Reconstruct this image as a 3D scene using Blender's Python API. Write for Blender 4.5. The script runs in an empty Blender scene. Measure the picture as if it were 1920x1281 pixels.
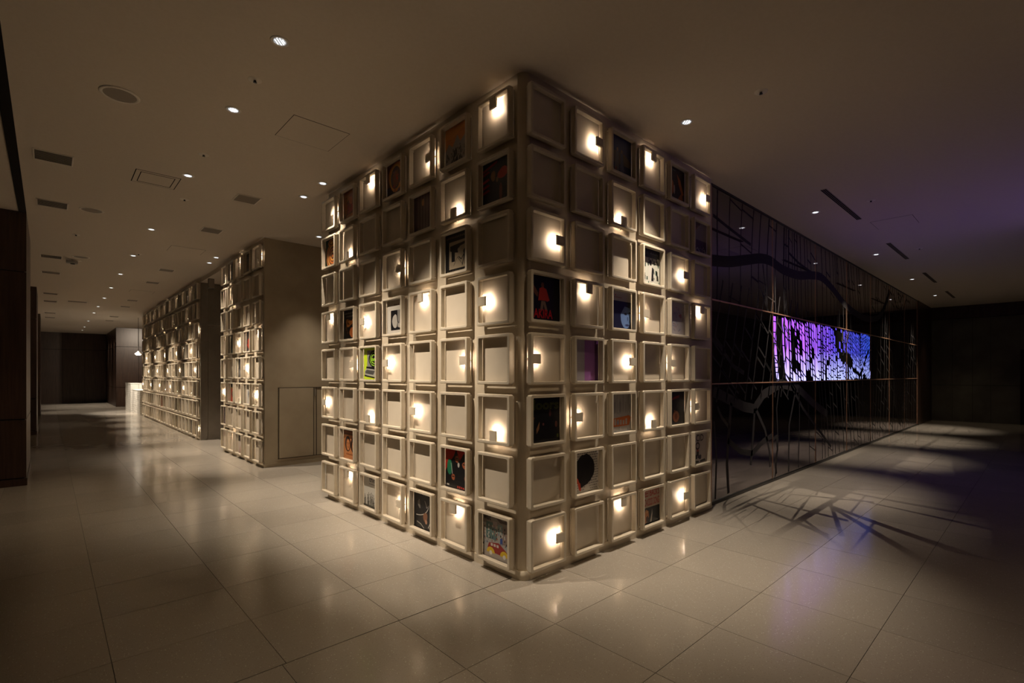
import bpy, bmesh, math, random
from mathutils import Vector, Matrix
R = math.radians
PI = math.pi
sc = bpy.context.scene
COL = sc.collection
random.seed(7)

# ------------------------------------------------------------------ camera
H = 3.457                      # ceiling height
EYE = 1.40
cam_data = bpy.data.cameras.new('camera')
cam = bpy.data.objects.new('camera', cam_data)
COL.objects.link(cam)
cam.location = (-2.3442, -2.4044, EYE)
cam.rotation_euler = (R(90), 0, R(47.0651 - 90))
cam_data.sensor_width = 36
cam_data.lens = 933.844 / 1920 * 36
cam_data.shift_y = (702.7261 - 640.5) / 1920
cam_data.clip_start = 0.05
cam_data.clip_end = 200
sc.camera = cam

# ------------------------------------------------------------------ world, exposure
world = bpy.data.worlds.new('world')
sc.world = world
world.use_nodes = True
world.node_tree.nodes['Background'].inputs[0].default_value = (1.0, 0.72, 0.45, 1)
world.node_tree.nodes['Background'].inputs[1].default_value = 0.0
sc.view_settings.view_transform = 'Standard'
sc.view_settings.look = 'None'
sc.view_settings.gamma = 1
sc.view_settings.exposure = 0.0
sc.view_settings.use_curve_mapping = False
sc.cycles.use_denoising = True
sc.cycles.max_bounces = 8
sc.cycles.diffuse_bounces = 5
sc.cycles.glossy_bounces = 4
sc.cycles.transparent_max_bounces = 12
sc.cycles.caustics_reflective = False
sc.cycles.caustics_refractive = False
sc.cycles.sample_clamp_indirect = 3.0

WARM = (1.0, 0.76, 0.50)
SOFT = (1.0, 0.83, 0.64)
LED = (1.0, 0.76, 0.54)


def spot(name, loc, target, power, angle, blend, color, radius=0.03, parent=None):
    d = bpy.data.lights.new(name, 'SPOT')
    d.energy = power
    d.color = color
    d.spot_size = R(angle)
    d.spot_blend = blend
    d.shadow_soft_size = radius
    o = bpy.data.objects.new(name, d)
    COL.objects.link(o)
    o.location = loc
    o.rotation_euler = (Vector(target) - Vector(loc)).to_track_quat('-Z', 'Y').to_euler()
    return o


# ------------------------------------------------------------------ light levels (tuned here)
P_WASH = 390       # corridor wall washers (tilted towards the frames)
P_RIGHT = 210      # downlights along the glass wall
P_NEAR = 120
E_LED = 185         # small LED plates in the frames
E_SCREEN = 2.1


# ------------------------------------------------------------------ materials
def mat(name, base=(0.5, 0.5, 0.5), rough=0.5, metal=0.0, emit=None, estr=0.0, spec=0.5, coat=0.0):
    m = bpy.data.materials.new(name)
    m.use_nodes = True
    b = m.node_tree.nodes['Principled BSDF']
    b.inputs['Base Color'].default_value = (*base, 1)
    b.inputs['Roughness'].default_value = rough
    b.inputs['Metallic'].default_value = metal
    b.inputs['Specular IOR Level'].default_value = spec
    b.inputs['Coat Weight'].default_value = coat
    if emit:
        b.inputs['Emission Color'].default_value = (*emit, 1)
        b.inputs['Emission Strength'].default_value = estr
    return m


def N(m, t, **kw):
    n = m.node_tree.nodes.new(t)
    for k, v in kw.items():
        setattr(n, k, v)
    return n


def L(m, a, b):
    m.node_tree.links.new(a, b)


def noise_color(m, scale, c1, c2, detail=4, stretch=(1, 1, 1), bump=0.0, bdist=0.002, lo=0.35, hi=0.65):
    tc = N(m, 'ShaderNodeTexCoord')
    mp = N(m, 'ShaderNodeMapping')
    mp.inputs['Scale'].default_value = stretch
    ns = N(m, 'ShaderNodeTexNoise')
    ns.inputs['Scale'].default_value = scale
    ns.inputs['Detail'].default_value = detail
    rp = N(m, 'ShaderNodeValToRGB')
    rp.color_ramp.elements[0].color = (*c1, 1)
    rp.color_ramp.elements[1].color = (*c2, 1)
    rp.color_ramp.elements[0].position = lo
    rp.color_ramp.elements[1].position = hi
    b = m.node_tree.nodes['Principled BSDF']
    L(m, tc.outputs['Object'], mp.inputs[0])
    L(m, mp.outputs[0], ns.inputs['Vector'])
    L(m, ns.outputs['Fac'], rp.inputs[0])
    L(m, rp.outputs[0], b.inputs['Base Color'])
    if bump:
        bp = N(m, 'ShaderNodeBump')
        bp.inputs['Strength'].default_value = bump
        bp.inputs['Distance'].default_value = bdist
        L(m, ns.outputs['Fac'], bp.inputs['Height'])
        L(m, bp.outputs[0], b.inputs['Normal'])
    return ns, rp


M = {}
M['frame'] = mat('cream_lacquer', (0.62, 0.55, 0.44), 0.42)
noise_color(M['frame'], 14, (0.60, 0.53, 0.42), (0.65, 0.58, 0.47), bump=0.05)
M['panel'] = mat('cream_board', (0.60, 0.53, 0.43), 0.55)
noise_color(M['panel'], 5, (0.58, 0.51, 0.41), (0.62, 0.55, 0.45))
M['wall'] = mat('cream_wall_paint', (0.60, 0.52, 0.40), 0.6)
noise_color(M['wall'], 3, (0.58, 0.50, 0.38), (0.62, 0.54, 0.42), bump=0.08)
M['plaster'] = mat('brushed_plaster', (0.42, 0.35, 0.25), 0.7)
noise_color(M['plaster'], 2.2, (0.37, 0.30, 0.21), (0.47, 0.40, 0.29), detail=8, bump=0.25, lo=0.3, hi=0.7)
M['grey_panel'] = mat('warm_grey_panel', (0.20, 0.17, 0.14), 0.6)
noise_color(M['grey_panel'], 5, (0.19, 0.16, 0.13), (0.22, 0.19, 0.155))
M['ceiling'] = mat('matt_ceiling_paint', (0.67, 0.59, 0.50), 0.9)
noise_color(M['ceiling'], 40, (0.66, 0.58, 0.49), (0.68, 0.60, 0.51), bump=0.03)
M['led'] = mat('led_plate', (0.9, 0.9, 0.9), 0.5, emit=LED, estr=E_LED)
M['slit'] = mat('leak_strip', (0.9, 0.9, 0.9), 0.5, emit=LED, estr=34)
M['lens'] = mat('downlight_lens', (0.9, 0.9, 0.9), 0.3, emit=(0.85, 0.92, 1.0), estr=0.30)
M['lens_hot'] = mat('downlight_streak', (0.9, 0.9, 0.9), 0.3, emit=(0.92, 0.96, 1.0), estr=2.4)
M['reflector'] = mat('faceted_reflector', (0.85, 0.86, 0.88), 0.25, metal=1.0)
M['trim_white'] = mat('white_trim', (0.80, 0.74, 0.66), 0.5)
M['dark'] = mat('dark_void', (0.012, 0.010, 0.009), 0.9, spec=0.1)
M['void'] = mat('matt_black', (0.003, 0.003, 0.004), 0.9, spec=0.05)
M['grille'] = mat('vent_grille', (0.26, 0.22, 0.18), 0.6)
M['grout'] = mat('grout', (0.10, 0.09, 0.08), 0.9)
M['seam'] = mat('shadow_gap', (0.10, 0.08, 0.055), 0.9)
M['copper'] = mat('copper_trim', (0.72, 0.42, 0.27), 0.45, metal=0.55)
M['black'] = mat('black_plastic', (0.012, 0.012, 0.012), 0.35)
M['steel'] = mat('grey_metal', (0.35, 0.34, 0.32), 0.4, metal=0.6)
M['brick'] = mat('white_brick', (0.62, 0.60, 0.55), 0.7)
M['endwall'] = mat('dark_concrete', (0.10, 0.095, 0.075), 0.75)
noise_color(M['endwall'], 2, (0.08, 0.075, 0.06), (0.12, 0.115, 0.09), detail=8, bump=0.2)
M['beige_dark'] = mat('dim_beige_panel', (0.22, 0.19, 0.14), 0.7)
M['cable'] = mat('cable', (0.05, 0.04, 0.03), 0.6)


def wood_material():
    m = mat('dark_stained_wood', (0.05, 0.028, 0.018), 0.38)
    tc = N(m, 'ShaderNodeTexCoord')
    mp = N(m, 'ShaderNodeMapping')
    mp.inputs['Scale'].default_value = (14, 14, 0.7)
    ns = N(m, 'ShaderNodeTexNoise')
    ns.inputs['Scale'].default_value = 3
    ns.inputs['Detail'].default_value = 8
    ns.inputs['Distortion'].default_value = 0.6
    rp = N(m, 'ShaderNodeValToRGB')
    rp.color_ramp.elements[0].color = (0.024, 0.011, 0.0065, 1)
    rp.color_ramp.elements[1].color = (0.055, 0.028, 0.017, 1)
    rp.color_ramp.elements[0].position = 0.3
    rp.color_ramp.elements[1].position = 0.7
    b = m.node_tree.nodes['Principled BSDF']
    L(m, tc.outputs['Object'], mp.inputs[0]); L(m, mp.outputs[0], ns.inputs['Vector'])
    L(m, ns.outputs['Fac'], rp.inputs[0]); L(m, rp.outputs[0], b.inputs['Base Color'])
    return m


M['wood'] = wood_material()


def floor_material():
    m = mat('polished_terrazzo', (0.40, 0.37, 0.33), 0.2, spec=0.6)
    b = m.node_tree.nodes['Principled BSDF']
    geo = N(m, 'ShaderNodeNewGeometry')
    info = N(m, 'ShaderNodeObjectInfo')
    ns = N(m, 'ShaderNodeTexNoise')
    ns.inputs['Scale'].default_value = 1.3
    ns.inputs['Detail'].default_value = 6
    L(m, geo.outputs['Position'], ns.inputs['Vector'])
    r1 = N(m, 'ShaderNodeValToRGB')
    r1.color_ramp.elements[0].color = (0.36, 0.325, 0.28, 1)
    r1.color_ramp.elements[1].color = (0.42, 0.385, 0.335, 1)
    L(m, ns.outputs['Fac'], r1.inputs[0])
    # stone chips of two sizes
    prev = r1.outputs[0]
    for scale, thr, col in ((62, 0.17, (0.62, 0.60, 0.54, 1)), (105, 0.20, (0.26, 0.23, 0.20, 1)), (150, 0.18, (0.56, 0.53, 0.47, 1))):
        v = N(m, 'ShaderNodeTexVoronoi')
        v.inputs['Scale'].default_value = scale
        L(m, geo.outputs['Position'], v.inputs['Vector'])
        lt = N(m, 'ShaderNodeMath', operation='LESS_THAN')
        L(m, v.outputs['Distance'], lt.inputs[0]); lt.inputs[1].default_value = thr
        wn = N(m, 'ShaderNodeMath', operation='GREATER_THAN')
        sx = N(m, 'ShaderNodeSeparateColor')
        L(m, v.outputs['Color'], sx.inputs[0]); L(m, sx.outputs[0], wn.inputs[0]); wn.inputs[1].default_value = 0.55
        mu = N(m, 'ShaderNodeMath', operation='MULTIPLY')
        L(m, lt.outputs[0], mu.inputs[0]); L(m, wn.outputs[0], mu.inputs[1])
        mx = N(m, 'ShaderNodeMix', data_type='RGBA')
        L(m, mu.outputs[0], mx.inputs[0]); L(m, prev, mx.inputs[6]); mx.inputs[7].default_value = col
        prev = mx.outputs[2]
    hv = N(m, 'ShaderNodeHueSaturation')
    mr = N(m, 'ShaderNodeMapRange')
    mr.inputs[3].default_value = 0.93; mr.inputs[4].default_value = 1.05
    L(m, info.outputs['Random'], mr.inputs[0]); L(m, mr.outputs[0], hv.inputs['Value'])
    L(m, prev, hv.inputs['Color']); L(m, hv.outputs[0], b.inputs['Base Color'])
    n2 = N(m, 'ShaderNodeTexNoise'); n2.inputs['Scale'].default_value = 3.5
    L(m, geo.outputs['Position'], n2.inputs['Vector'])
    m2 = N(m, 'ShaderNodeMapRange'); m2.inputs[3].default_value = 0.11; m2.inputs[4].default_value = 0.19
    L(m, n2.outputs['Fac'], m2.inputs[0]); L(m, m2.outputs[0], b.inputs['Roughness'])
    return m


M['floor'] = floor_material()


def glass_material():
    m = bpy.data.materials.new('smoked_mirror_glass'); m.use_nodes = True
    nt = m.node_tree; nt.nodes.clear()
    out = N(m, 'ShaderNodeOutputMaterial')
    tr = N(m, 'ShaderNodeBsdfTransparent'); tr.inputs[0].default_value = (0.80, 0.80, 0.80, 1)
    gl = N(m, 'ShaderNodeBsdfGlossy'); gl.inputs['Roughness'].default_value = 0.012
    gl.inputs['Color'].default_value = (0.95, 0.88, 0.92, 1)
    fr = N(m, 'ShaderNodeFresnel'); fr.inputs[0].default_value = 1.5
    ad = N(m, 'ShaderNodeMath', operation='MULTIPLY_ADD')
    ad.inputs[1].default_value = 1.0; ad.inputs[2].default_value = 0.18
    cl = N(m, 'ShaderNodeMath', operation='MINIMUM'); cl.inputs[1].default_value = 1.0
    mx = N(m, 'ShaderNodeMixShader')
    # the pane reflects at its outer faces only
    ge = N(m, 'ShaderNodeNewGeometry'); nb = N(m, 'ShaderNodeMath', operation='SUBTRACT'); nb.inputs[0].default_value = 1.0
    L(m, ge.outputs['Backfacing'], nb.inputs[1]); mu = N(m, 'ShaderNodeMath', operation='MULTIPLY')
    L(m, fr.outputs[0], ad.inputs[0]); L(m, ad.outputs[0], cl.inputs[0]); L(m, cl.outputs[0], mu.inputs[0]); L(m, nb.outputs[0], mu.inputs[1])
    L(m, mu.outputs[0], mx.inputs[0])
    L(m, tr.outputs[0], mx.inputs[1]); L(m, gl.outputs[0], mx.inputs[2]); L(m, mx.outputs[0], out.inputs[0])
    return m


M['glass'] = glass_material()
M['print'] = mat('grey_printed_lines', (0.055, 0.052, 0.053), 0.9, spec=0.05)


def screen_material():
    """what the video wall shows: violet on the left, blue to the right, paler at the bottom"""
    m = bpy.data.materials.new('video_picture'); m.use_nodes = True
    nt = m.node_tree; nt.nodes.clear()
    out = N(m, 'ShaderNodeOutputMaterial'); em = N(m, 'ShaderNodeEmission')
    tc = N(m, 'ShaderNodeTexCoord'); sp = N(m, 'ShaderNodeSeparateXYZ')
    L(m, tc.outputs['Generated'], sp.inputs[0])
    r1 = N(m, 'ShaderNodeValToRGB')
    cr = r1.color_ramp
    cr.elements[0].position = 0.0; cr.elements[0].color = (0.36, 0.085, 0.85, 1)
    cr.elements[1].position = 1.0; cr.elements[1].color = (0.03, 0.07, 0.55, 1)
    e = cr.elements.new(0.22); e.color = (0.30, 0.08, 0.72, 1)
    e = cr.elements.new(0.48); e.color = (0.085, 0.045, 0.52, 1)
    ns = N(m, 'ShaderNodeTexNoise'); ns.inputs['Scale'].default_value = 2.2
    L(m, tc.outputs['Object'], ns.inputs['Vector'])
    ad = N(m, 'ShaderNodeMath', operation='MULTIPLY_ADD'); ad.inputs[1].default_value = 0.4
    sb = N(m, 'ShaderNodeMath', operation='SUBTRACT'); sb.inputs[1].default_value = 0.5
    L(m, ns.outputs['Fac'], sb.inputs[0]); L(m, sb.outputs[0], ad.inputs[0]); L(m, sp.outputs[0], ad.inputs[2])
    L(m, ad.outputs[0], r1.inputs[0])
    r2 = N(m, 'ShaderNodeMapRange'); r2.inputs[1].default_value = 0.55; r2.inputs[2].default_value = 0.0
    r2.inputs[3].default_value = 0.0; r2.inputs[4].default_value = 0.75
    L(m, sp.outputs[2], r2.inputs[0])
    mx = N(m, 'ShaderNodeMix', data_type='RGBA')
    L(m, r2.outputs[0], mx.inputs[0]); L(m, r1.outputs[0], mx.inputs[6]); mx.inputs[7].default_value = (0.50, 0.55, 1.0, 1)
    L(m, mx.outputs[2], em.inputs[0]); em.inputs[1].default_value = E_SCREEN
    L(m, em.outputs[0], out.inputs[0])
    return m


M['screen'] = screen_material()


def ink_material():
    m = mat('printed_ink', (0.5, 0.5, 0.5), 0.35, spec=0.4)
    a = N(m, 'ShaderNodeAttribute', attribute_name='ink')
    L(m, a.outputs['Color'], m.node_tree.nodes['Principled BSDF'].inputs['Base Color'])
    return m


M['ink'] = ink_material()
M['card'] = mat('sleeve_card', (0.06, 0.055, 0.05), 0.6)


# ------------------------------------------------------------------ helpers
def bm_box(bm, x0, x1, y0, y1, z0, z1, rot=None):
    vs = [bm.verts.new(p) for p in ((x0, y0, z0), (x1, y0, z0), (x1, y1, z0), (x0, y1, z0),
                                    (x0, y0, z1), (x1, y0, z1), (x1, y1, z1), (x0, y1, z1))]
    for f in ((3, 2, 1, 0), (4, 5, 6, 7), (0, 1, 5, 4), (1, 2, 6, 5), (2, 3, 7, 6), (3, 0, 4, 7)):
        bm.faces.new([vs[i] for i in f])
    return vs


def to_mesh(name, bm, m, bevel=0.0, smooth=False):
    if bevel:
        bmesh.ops.bevel(bm, geom=[e for e in bm.edges], offset=bevel, segments=1, affect='EDGES', profile=0.5)
    bmesh.ops.recalc_face_normals(bm, faces=bm.faces)
    me = bpy.data.meshes.new(name)
    bm.to_mesh(me); bm.free()
    me.materials.append(m)
    if smooth:
        for p in me.polygons:
            p.use_smooth = True
    return me


def link(name, me, parent=None, loc=(0, 0, 0), rz=0.0):
    o = bpy.data.objects.new(name, me)
    COL.objects.link(o)
    o.location = loc
    o.rotation_euler = (0, 0, rz)
    if parent:
        o.parent = parent
    return o


def box(name, x0, x1, y0, y1, z0, z1, m, parent=None, bevel=0.0):
    bm = bmesh.new(); bm_box(bm, x0, x1, y0, y1, z0, z1)
    return link(name, to_mesh(name, bm, m, bevel), parent)


def struct(o):
    o['kind'] = 'structure'
    return o


def thing(name, label, cat, loc=(0, 0, 0), rz=0.0, group=None):
    o = bpy.data.objects.new(name, None)
    COL.objects.link(o)
    o.empty_display_size = 0.1
    o.location = loc; o.rotation_euler = (0, 0, rz)
    o['label'] = label; o['category'] = cat
    if group:
        o['group'] = group
    return o


def bm_lathe(bm, prof, n=24, cx=0, cy=0):
    """prof: (radius, z) pairs"""
    rings = []
    for r, z in prof:
        if r < 1e-5:
            rings.append([bm.verts.new((cx, cy, z))])
        else:
            rings.append([bm.verts.new((cx + r * math.cos(2 * PI * k / n), cy + r * math.sin(2 * PI * k / n), z)) for k in range(n)])
    for a, b in zip(rings, rings[1:]):
        for k in range(n):
            k2 = (k + 1) % n
            if len(a) == 1 and len(b) == 1:
                continue
            if len(a) == 1:
                bm.faces.new((a[0], b[k], b[k2]))
            elif len(b) == 1:
                bm.faces.new((a[k], b[0], a[k2]))
            else:
                bm.faces.new((a[k], b[k], b[k2], a[k2]))


ORD = ['', 'first', 'second', 'third', 'fourth', 'fifth', 'sixth', 'seventh', 'eighth', 'ninth', 'tenth', 'eleventh',
       'twelfth', 'thirteenth', 'fourteenth', 'fifteenth', 'sixteenth', 'seventeenth', 'eighteenth', 'nineteenth', 'twentieth']

# ------------------------------------------------------------------ floor
GAP = 0.0028
floor = struct(box('floor', -6.2, 18.2, -5.6, 31.2, -0.12, -0.006, M['grout']))
fwd = (math.cos(R(47.0651)), math.sin(R(47.0651)))
rgt = (math.sin(R(47.0651)), -math.cos(R(47.0651)))


def in_view(x, y):
    dx, dy = x + 2.3442, y + 2.4044
    z = dx * fwd[0] + dy * fwd[1]
    if z < 0.9:
        return None
    u = (dx * rgt[0] + dy * rgt[1]) / z
    return z if abs(u) < 1.03 + 0.45 / z else None


tiles = []
for sgn, dx_, dy_ in ((1, 0.62, 0.58), (-1, 0.63, 0.63)):
    ix0 = -7
    for i in range(-7, 32):
        x0 = (-2.12 + 0.62 * i) if sgn > 0 else (-0.26 + 0.63 * i)
        if x0 > 18 or x0 < -6.2:
            continue
        for j in range(0, 54):
            y0 = 0.112 + dy_ * j if sgn > 0 else 0.108 - dy_ * (j + 1)
            if y0 > 30.5 or y0 < -5.6:
                continue
            cx, cy = x0 + dx_ / 2, y0 + dy_ / 2
            if sgn > 0 and cx > 3.0:
                continue
            if sgn > 0 and cx > 0.35 and (cy < 2.9 or cy > 5.9):
                hid = True
            else:
                hid = False
            z = in_view(cx, cy)
            tiles.append((z if (z and not hid) else 1e6, sgn, x0, y0, dx_, dy_))
tiles.sort(key=lambda t: t[0])
tmesh = {}
for sgn, a, b in ((1, 0.62, 0.58), (-1, 0.63, 0.63)):
    bm = bmesh.new(); bm_box(bm, GAP / 2, a - GAP / 2, GAP / 2, b - GAP / 2, -0.012, 0.0)
    tmesh[sgn] = to_mesh('floor_tile', bm, M['floor'])
bm = bmesh.new()
for k, (z, sgn, x0, y0, a, b) in enumerate(tiles):
    if k < 285 and z < 1e5:
        link('floor_tile', tmesh[sgn], floor, (x0, y0, 0))
    else:
        bm_box(bm, x0 + GAP / 2, x0 + a - GAP / 2, y0 + GAP / 2, y0 + b - GAP / 2, -0.012, 0.0)
far_tiles = link('far_floor_tiles', to_mesh('far_floor_tiles', bm, M['floor']), floor)
far_tiles['kind'] = 'stuff'

# ------------------------------------------------------------------ ceiling and enclosing walls
struct(box('ceiling', -6.2, 18.2, -5.6, 31.2, H, H + 0.12, M['ceiling']))


def rounded_block(name, x0, x1, y0, y1, z0, z1, r, m):
    bm = bmesh.new()
    pts = [(x0 + r - r * math.cos(a), y0 + r - r * math.sin(a)) for a in [R(90) * k / 8 for k in range(9)]]
    pts += [(x1, y0), (x1, y1), (x0, y1)]
    lo = [bm.verts.new((x, y, z0)) for x, y in pts]
    hi = [bm.verts.new((x, y, z1)) for x, y in pts]
    n = len(pts)
    for k in range(n):
        f = bm.faces.new((lo[k], lo[(k + 1) % n], hi[(k + 1) % n], hi[k]))
        if k < 8:
            f.smooth = True
    bm.faces.new(lo[::-1]); bm.faces.new(hi)
    return link(name, to_mesh(name, bm, m))


struct(rounded_block('wall_center', 0, 2.75, 0, 3.19, 0, H, 0.06, M['wall']))
struct(rounded_block('baseboard_center', -0.006, 2.75, -0.006, 3.195, 0, 0.065, 0.066, M['wall']))

W2X, W2Y0, W2Y1 = 0.03, 5.60, 7.97
wm = struct(box('wall_middle', W2X, 3.0, W2Y0, W2Y1, 0, H, M['plaster']))
box('cream_face', W2X - 0.006, W2X, W2Y0 + 0.02, W2Y1, 0, H, M['wall'], wm)
struct(box('baseboard_middle', W2X - 0.012, 3.0, W2Y0 - 0.008, W2Y1, 0, 0.06, M['plaster']))

W3Y0, W3Y1 = 9.92, 18.75
wf = struct(box('wall_far', W2X, 3.0, W3Y0, W3Y1, 0, H, M['wall']))
struct(box('baseboard_far', W2X - 0.006, W2X, W3Y0, W3Y1, 0, 0.06, M['wall']))
# grey end face of the far wall: door-like leaf and frame with recessed joints
box('corner_panel', W2X, 0.165, W3Y0 - 0.02, W3Y0, 0.0, H, M['grey_panel'], wf, 0.003)
box('lower_panel', 0.172, 1.6, W3Y0 - 0.014, W3Y0, 0.0, 2.46, M['grey_panel'], wf, 0.003)
box('upper_panel', 0.172, 1.6, W3Y0 - 0.014, W3Y0, 2.475, 3.36, M['grey_panel'], wf, 0.003)
struct(box('trim_1', W2X - 0.0, 3.0, W2Y1, W3Y0 - 0.02, 3.37, H, M['ceiling']))
struct(box('wall_passage', 3.0, 3.15, 3.19, 31.0, 0, H, M['grey_panel']))
struct(box('wall_core', 2.75, 3.15, 1.3, 3.19, 0, H, M['dark']))

# access door in the plaster wall
d1 = struct(box('door_1', 0.235, 0.755, W2Y0 - 0.014, W2Y0 - 0.002, 0.118, 1.19, M['plaster'], None, 0.003))
bm = bmesh.new()
for a in ((0.222, 0.232, 0.108, 1.202), (0.758, 0.768, 0.108, 1.202), (0.80, 0.812, 0.108, 1.202)):
    bm_box(bm, a[0], a[1], W2Y0 - 0.01, W2Y0, a[2], a[3])
bm_box(bm, 0.222, 0.9, W2Y0 - 0.01, W2Y0, 1.193, 1.203)
bm_box(bm, 0.222, 0.9, W2Y0 - 0.01, W2Y0, 0.106, 0.116)
link('door_gap', to_mesh('door_gap', bm, M['seam']), d1)
box('latch', 0.772, 0.796, W2Y0 - 0.018, W2Y0 - 0.002, 1.06, 1.17, M['grille'], d1, 0.002)

# left side: wood-clad piers
def wood_pier(name, y0, y1, x1=-2.55, x0=-4.3, front=True):
    core = struct(box(name, x0, x1 - 0.02, y0 + 0.02, y1 - 0.02, 0, H, M['dark']))
    zz = (0.095, 0.835, 2.70, H - 0.002)
    g = 0.007
    for a, b in zip(zz, zz[1:]):
        n = 2
        for k in range(n):
            ya = y0 + (y1 - y0) * k / n; yb = y0 + (y1 - y0) * (k + 1) / n
            box('wood_panel', x1 - 0.02, x1, ya + g, yb - g, a + g, b - g if b < 3.4 else b, M['wood'], core, 0.002)
            xa = x0 + (x1 - x0) * k / n; xb = x0 + (x1 - x0) * (k + 1) / n
            box('wood_panel', xa + g, xb - g + (0.0 if k < n - 1 else g), y0, y0 + 0.02, a + g, b - g if b < 3.4 else b, M['wood'], core, 0.002)
    bm = bmesh.new(); bm_box(bm, x0, x1 + 0.008, y0 - 0.008, y1, 0, 0.09)
    link('plinth', to_mesh('plinth', bm, M['wood']), core)
    return core


wood_pier('wall_pier', 6.40, 8.30)
wood_pier('wall_pier', 13.70, 15.55)
wood_pier('wall_pier', 20.75, 22.6)
struct(box('wall_left', -4.55, -4.3, 6.4, 31.0, 0, H, M['wood']))
struct(box('wall_window_side', -6.2, -6.0, -5.6, 6.4, 0, H, M['dark']))
struct(box('wall_left_return', -6.2, -4.3, 6.42, 6.6, 0, H, M['dark']))
struct(box('trim_2', -2.62, -2.55, -5.6, 6.40, H - 0.012, H, M['dark']))
we = struct(box('wall_end', -4.3, -0.2, 30.32, 30.6, 0, H, M['dark']))
for k in range(5):
    for a, b in ((0.0, 2.62), (2.64, H)):
        box('wood_panel', -4.3 + 0.82 * k + 0.006, -4.3 + 0.82 * (k + 1) - 0.006, 30.30, 30.32, a, b, M['wood'], we)
# wood volume at the corridor's end, right side
wb = struct(box('wall_wood_volume', -0.18, 3.0, 25.22, 30.3, 0, H, M['dark']))
zz = (0.0, 0.84, 2.63, H)
for a, b in zip(zz, zz[1:]):
    for k in range(4):
        box('wood_panel', -0.2 + 0.8 * k + 0.006, -0.2 + 0.8 * (k + 1) - 0.006, 25.2, 25.22, a + 0.008, b - 0.008, M['wood'], wb)
    for k in range(4):
        ya = 25.22 + 1.27 * k
        box('wood_panel', -0.2, -0.18, ya + 0.006, ya + 1.264, a + 0.008, b - 0.008, M['wood'], wb)

# ------------------------------------------------------------------ right side: glass wall
PY = 0.05
SEAMX = [2.86, 4.61, 6.38, 8.15, 9.92, 11.69, 13.46, 15.25]
SEAMZ = [0.035, 1.30, 2.21, 3.43]
gw = struct(box('wall_right', 2.80, 15.30, 1.15, 1.30, 0, H, M['dark']))
box('added_cavity_floor', 2.80, 15.30, PY + 0.03, 1.15, 0.0, 0.006, M['dark'], gw)  # unseen hollow added behind the panes to house the stand-in lamps
box('added_cavity_top', 2.80, 15.30, PY + 0.03, 1.15, H - 0.012, H, M['dark'], gw)
box('added_cavity_end', 2.752, 2.80, PY + 0.02, 1.3, 0.0, H, M['dark'], gw)
box('base_rail', 2.80, 15.30, PY - 0.012, PY + 0.03, 0.0, 0.03, M['black'], gw)
box('top_rail', 2.80, 15.30, PY - 0.004, PY + 0.03, 3.432, H, M['black'], gw)
for i in range(7):
    for j in range(3):
        if j == 1 and 1 <= i <= 3:
            continue
        box('glass_panel', SEAMX[i] + 0.005, SEAMX[i + 1] - 0.005, PY, PY + 0.010, SEAMZ[j] + 0.005, SEAMZ[j + 1] - 0.005, M['glass'], gw)
for i in range(8):
    box('copper_trim', SEAMX[i] - 0.004, SEAMX[i] + 0.004, PY - 0.004, PY + 0.012, SEAMZ[0], SEAMZ[1] if False else SEAMZ[3], M['copper'], gw)
for j in (1, 2):
    box('copper_trim', SEAMX[0], SEAMX[-1], PY - 0.010, PY + 0.012, SEAMZ[j] - 0.006, SEAMZ[j] + 0.006, M['copper'], gw)
vs_ = thing('video_screen', 'wide violet and blue lit video screen set in the dark glass wall', 'screen', (4.62, PY, 1.31))
rs = random.Random(4)
SB = bmesh.new()
avenues = [([(0.46, 0.30), (1.0, 0.66), (1.2, 0.45), (1.5, 0.40), (2.0, 0.42), (2.4, 0.32), (3.0, 0.36)], 0.022), ([(0.38, 0.85), (0.8, 0.66), (1.15, 0.42)], 0.02),
           ([(0.4, 0.32), (1.0, 0.20), (1.65, 0.02)], 0.022), ([(2.33, 0.0), (2.36, 0.3)], 0.05), ([(3.05, 0.8), (3.4, 0.42), (3.9, 0.34)], 0.07), ([(3.3, 0.38), (4.4, 0.10), (4.9, 0.06)], 0.03),
           ([(5.2, 0.6), (4.7, 0.25), (4.4, 0.0)], 0.03), ([(1.35, 0.0), (1.5, 0.2), (1.7, 0.4)], 0.03), ([(2.75, 0.89), (2.95, 0.6), (3.1, 0.45)], 0.04), ([(3.62, 0.0), (3.66, 0.3)], 0.05)]


def near_avenue(x, z):
    for pts, r_ in avenues:
        for (x0, z0), (x1, z1) in zip(pts, pts[1:]):
            dx, dz = x1 - x0, z1 - z0
            t_ = max(0, min(1, ((x - x0) * dx + (z - z0) * dz) / (dx * dx + dz * dz)))
            if math.hypot(x - x0 - t_ * dx, z - z0 - t_ * dz) < r_:
                return True
    return ((x - 3.45) / 0.28) ** 2 + ((z - 0.42) / 0.12) ** 2 < 1 or ((x - 2.95) / 0.12) ** 2 + ((z - 0.74) / 0.16) ** 2 < 1


def quad(p):
    cx_ = sum(q[0] for q in p) / 4; cz_ = sum(q[1] for q in p) / 4
    if near_avenue(cx_, cz_):
        return
    if all(0.0 <= q[0] <= 5.29 and 0.0 <= q[1] <= 0.89 for q in p):
        SB.faces.new([SB.verts.new((q[0], 0.002, q[1])) for q in p])


def column(fx, w, h0, h1, slope, gap):
    """one row of blocks between two streets; fx(z) is its left side"""
    z = -rs.uniform(0, h1)
    while z < 0.89:
        h = rs.uniform(h0, h1)
        a, b = max(z + gap / 2, 0.0), min(z + h - gap / 2, 0.885)
        if b - a > 0.012:
            sl = slope * w
            quad([(fx(a), a), (fx(a) + w, max(0, a + sl)), (fx(b) + w, min(0.89, b + sl)), (fx(b), b)])
        z += h


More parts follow.
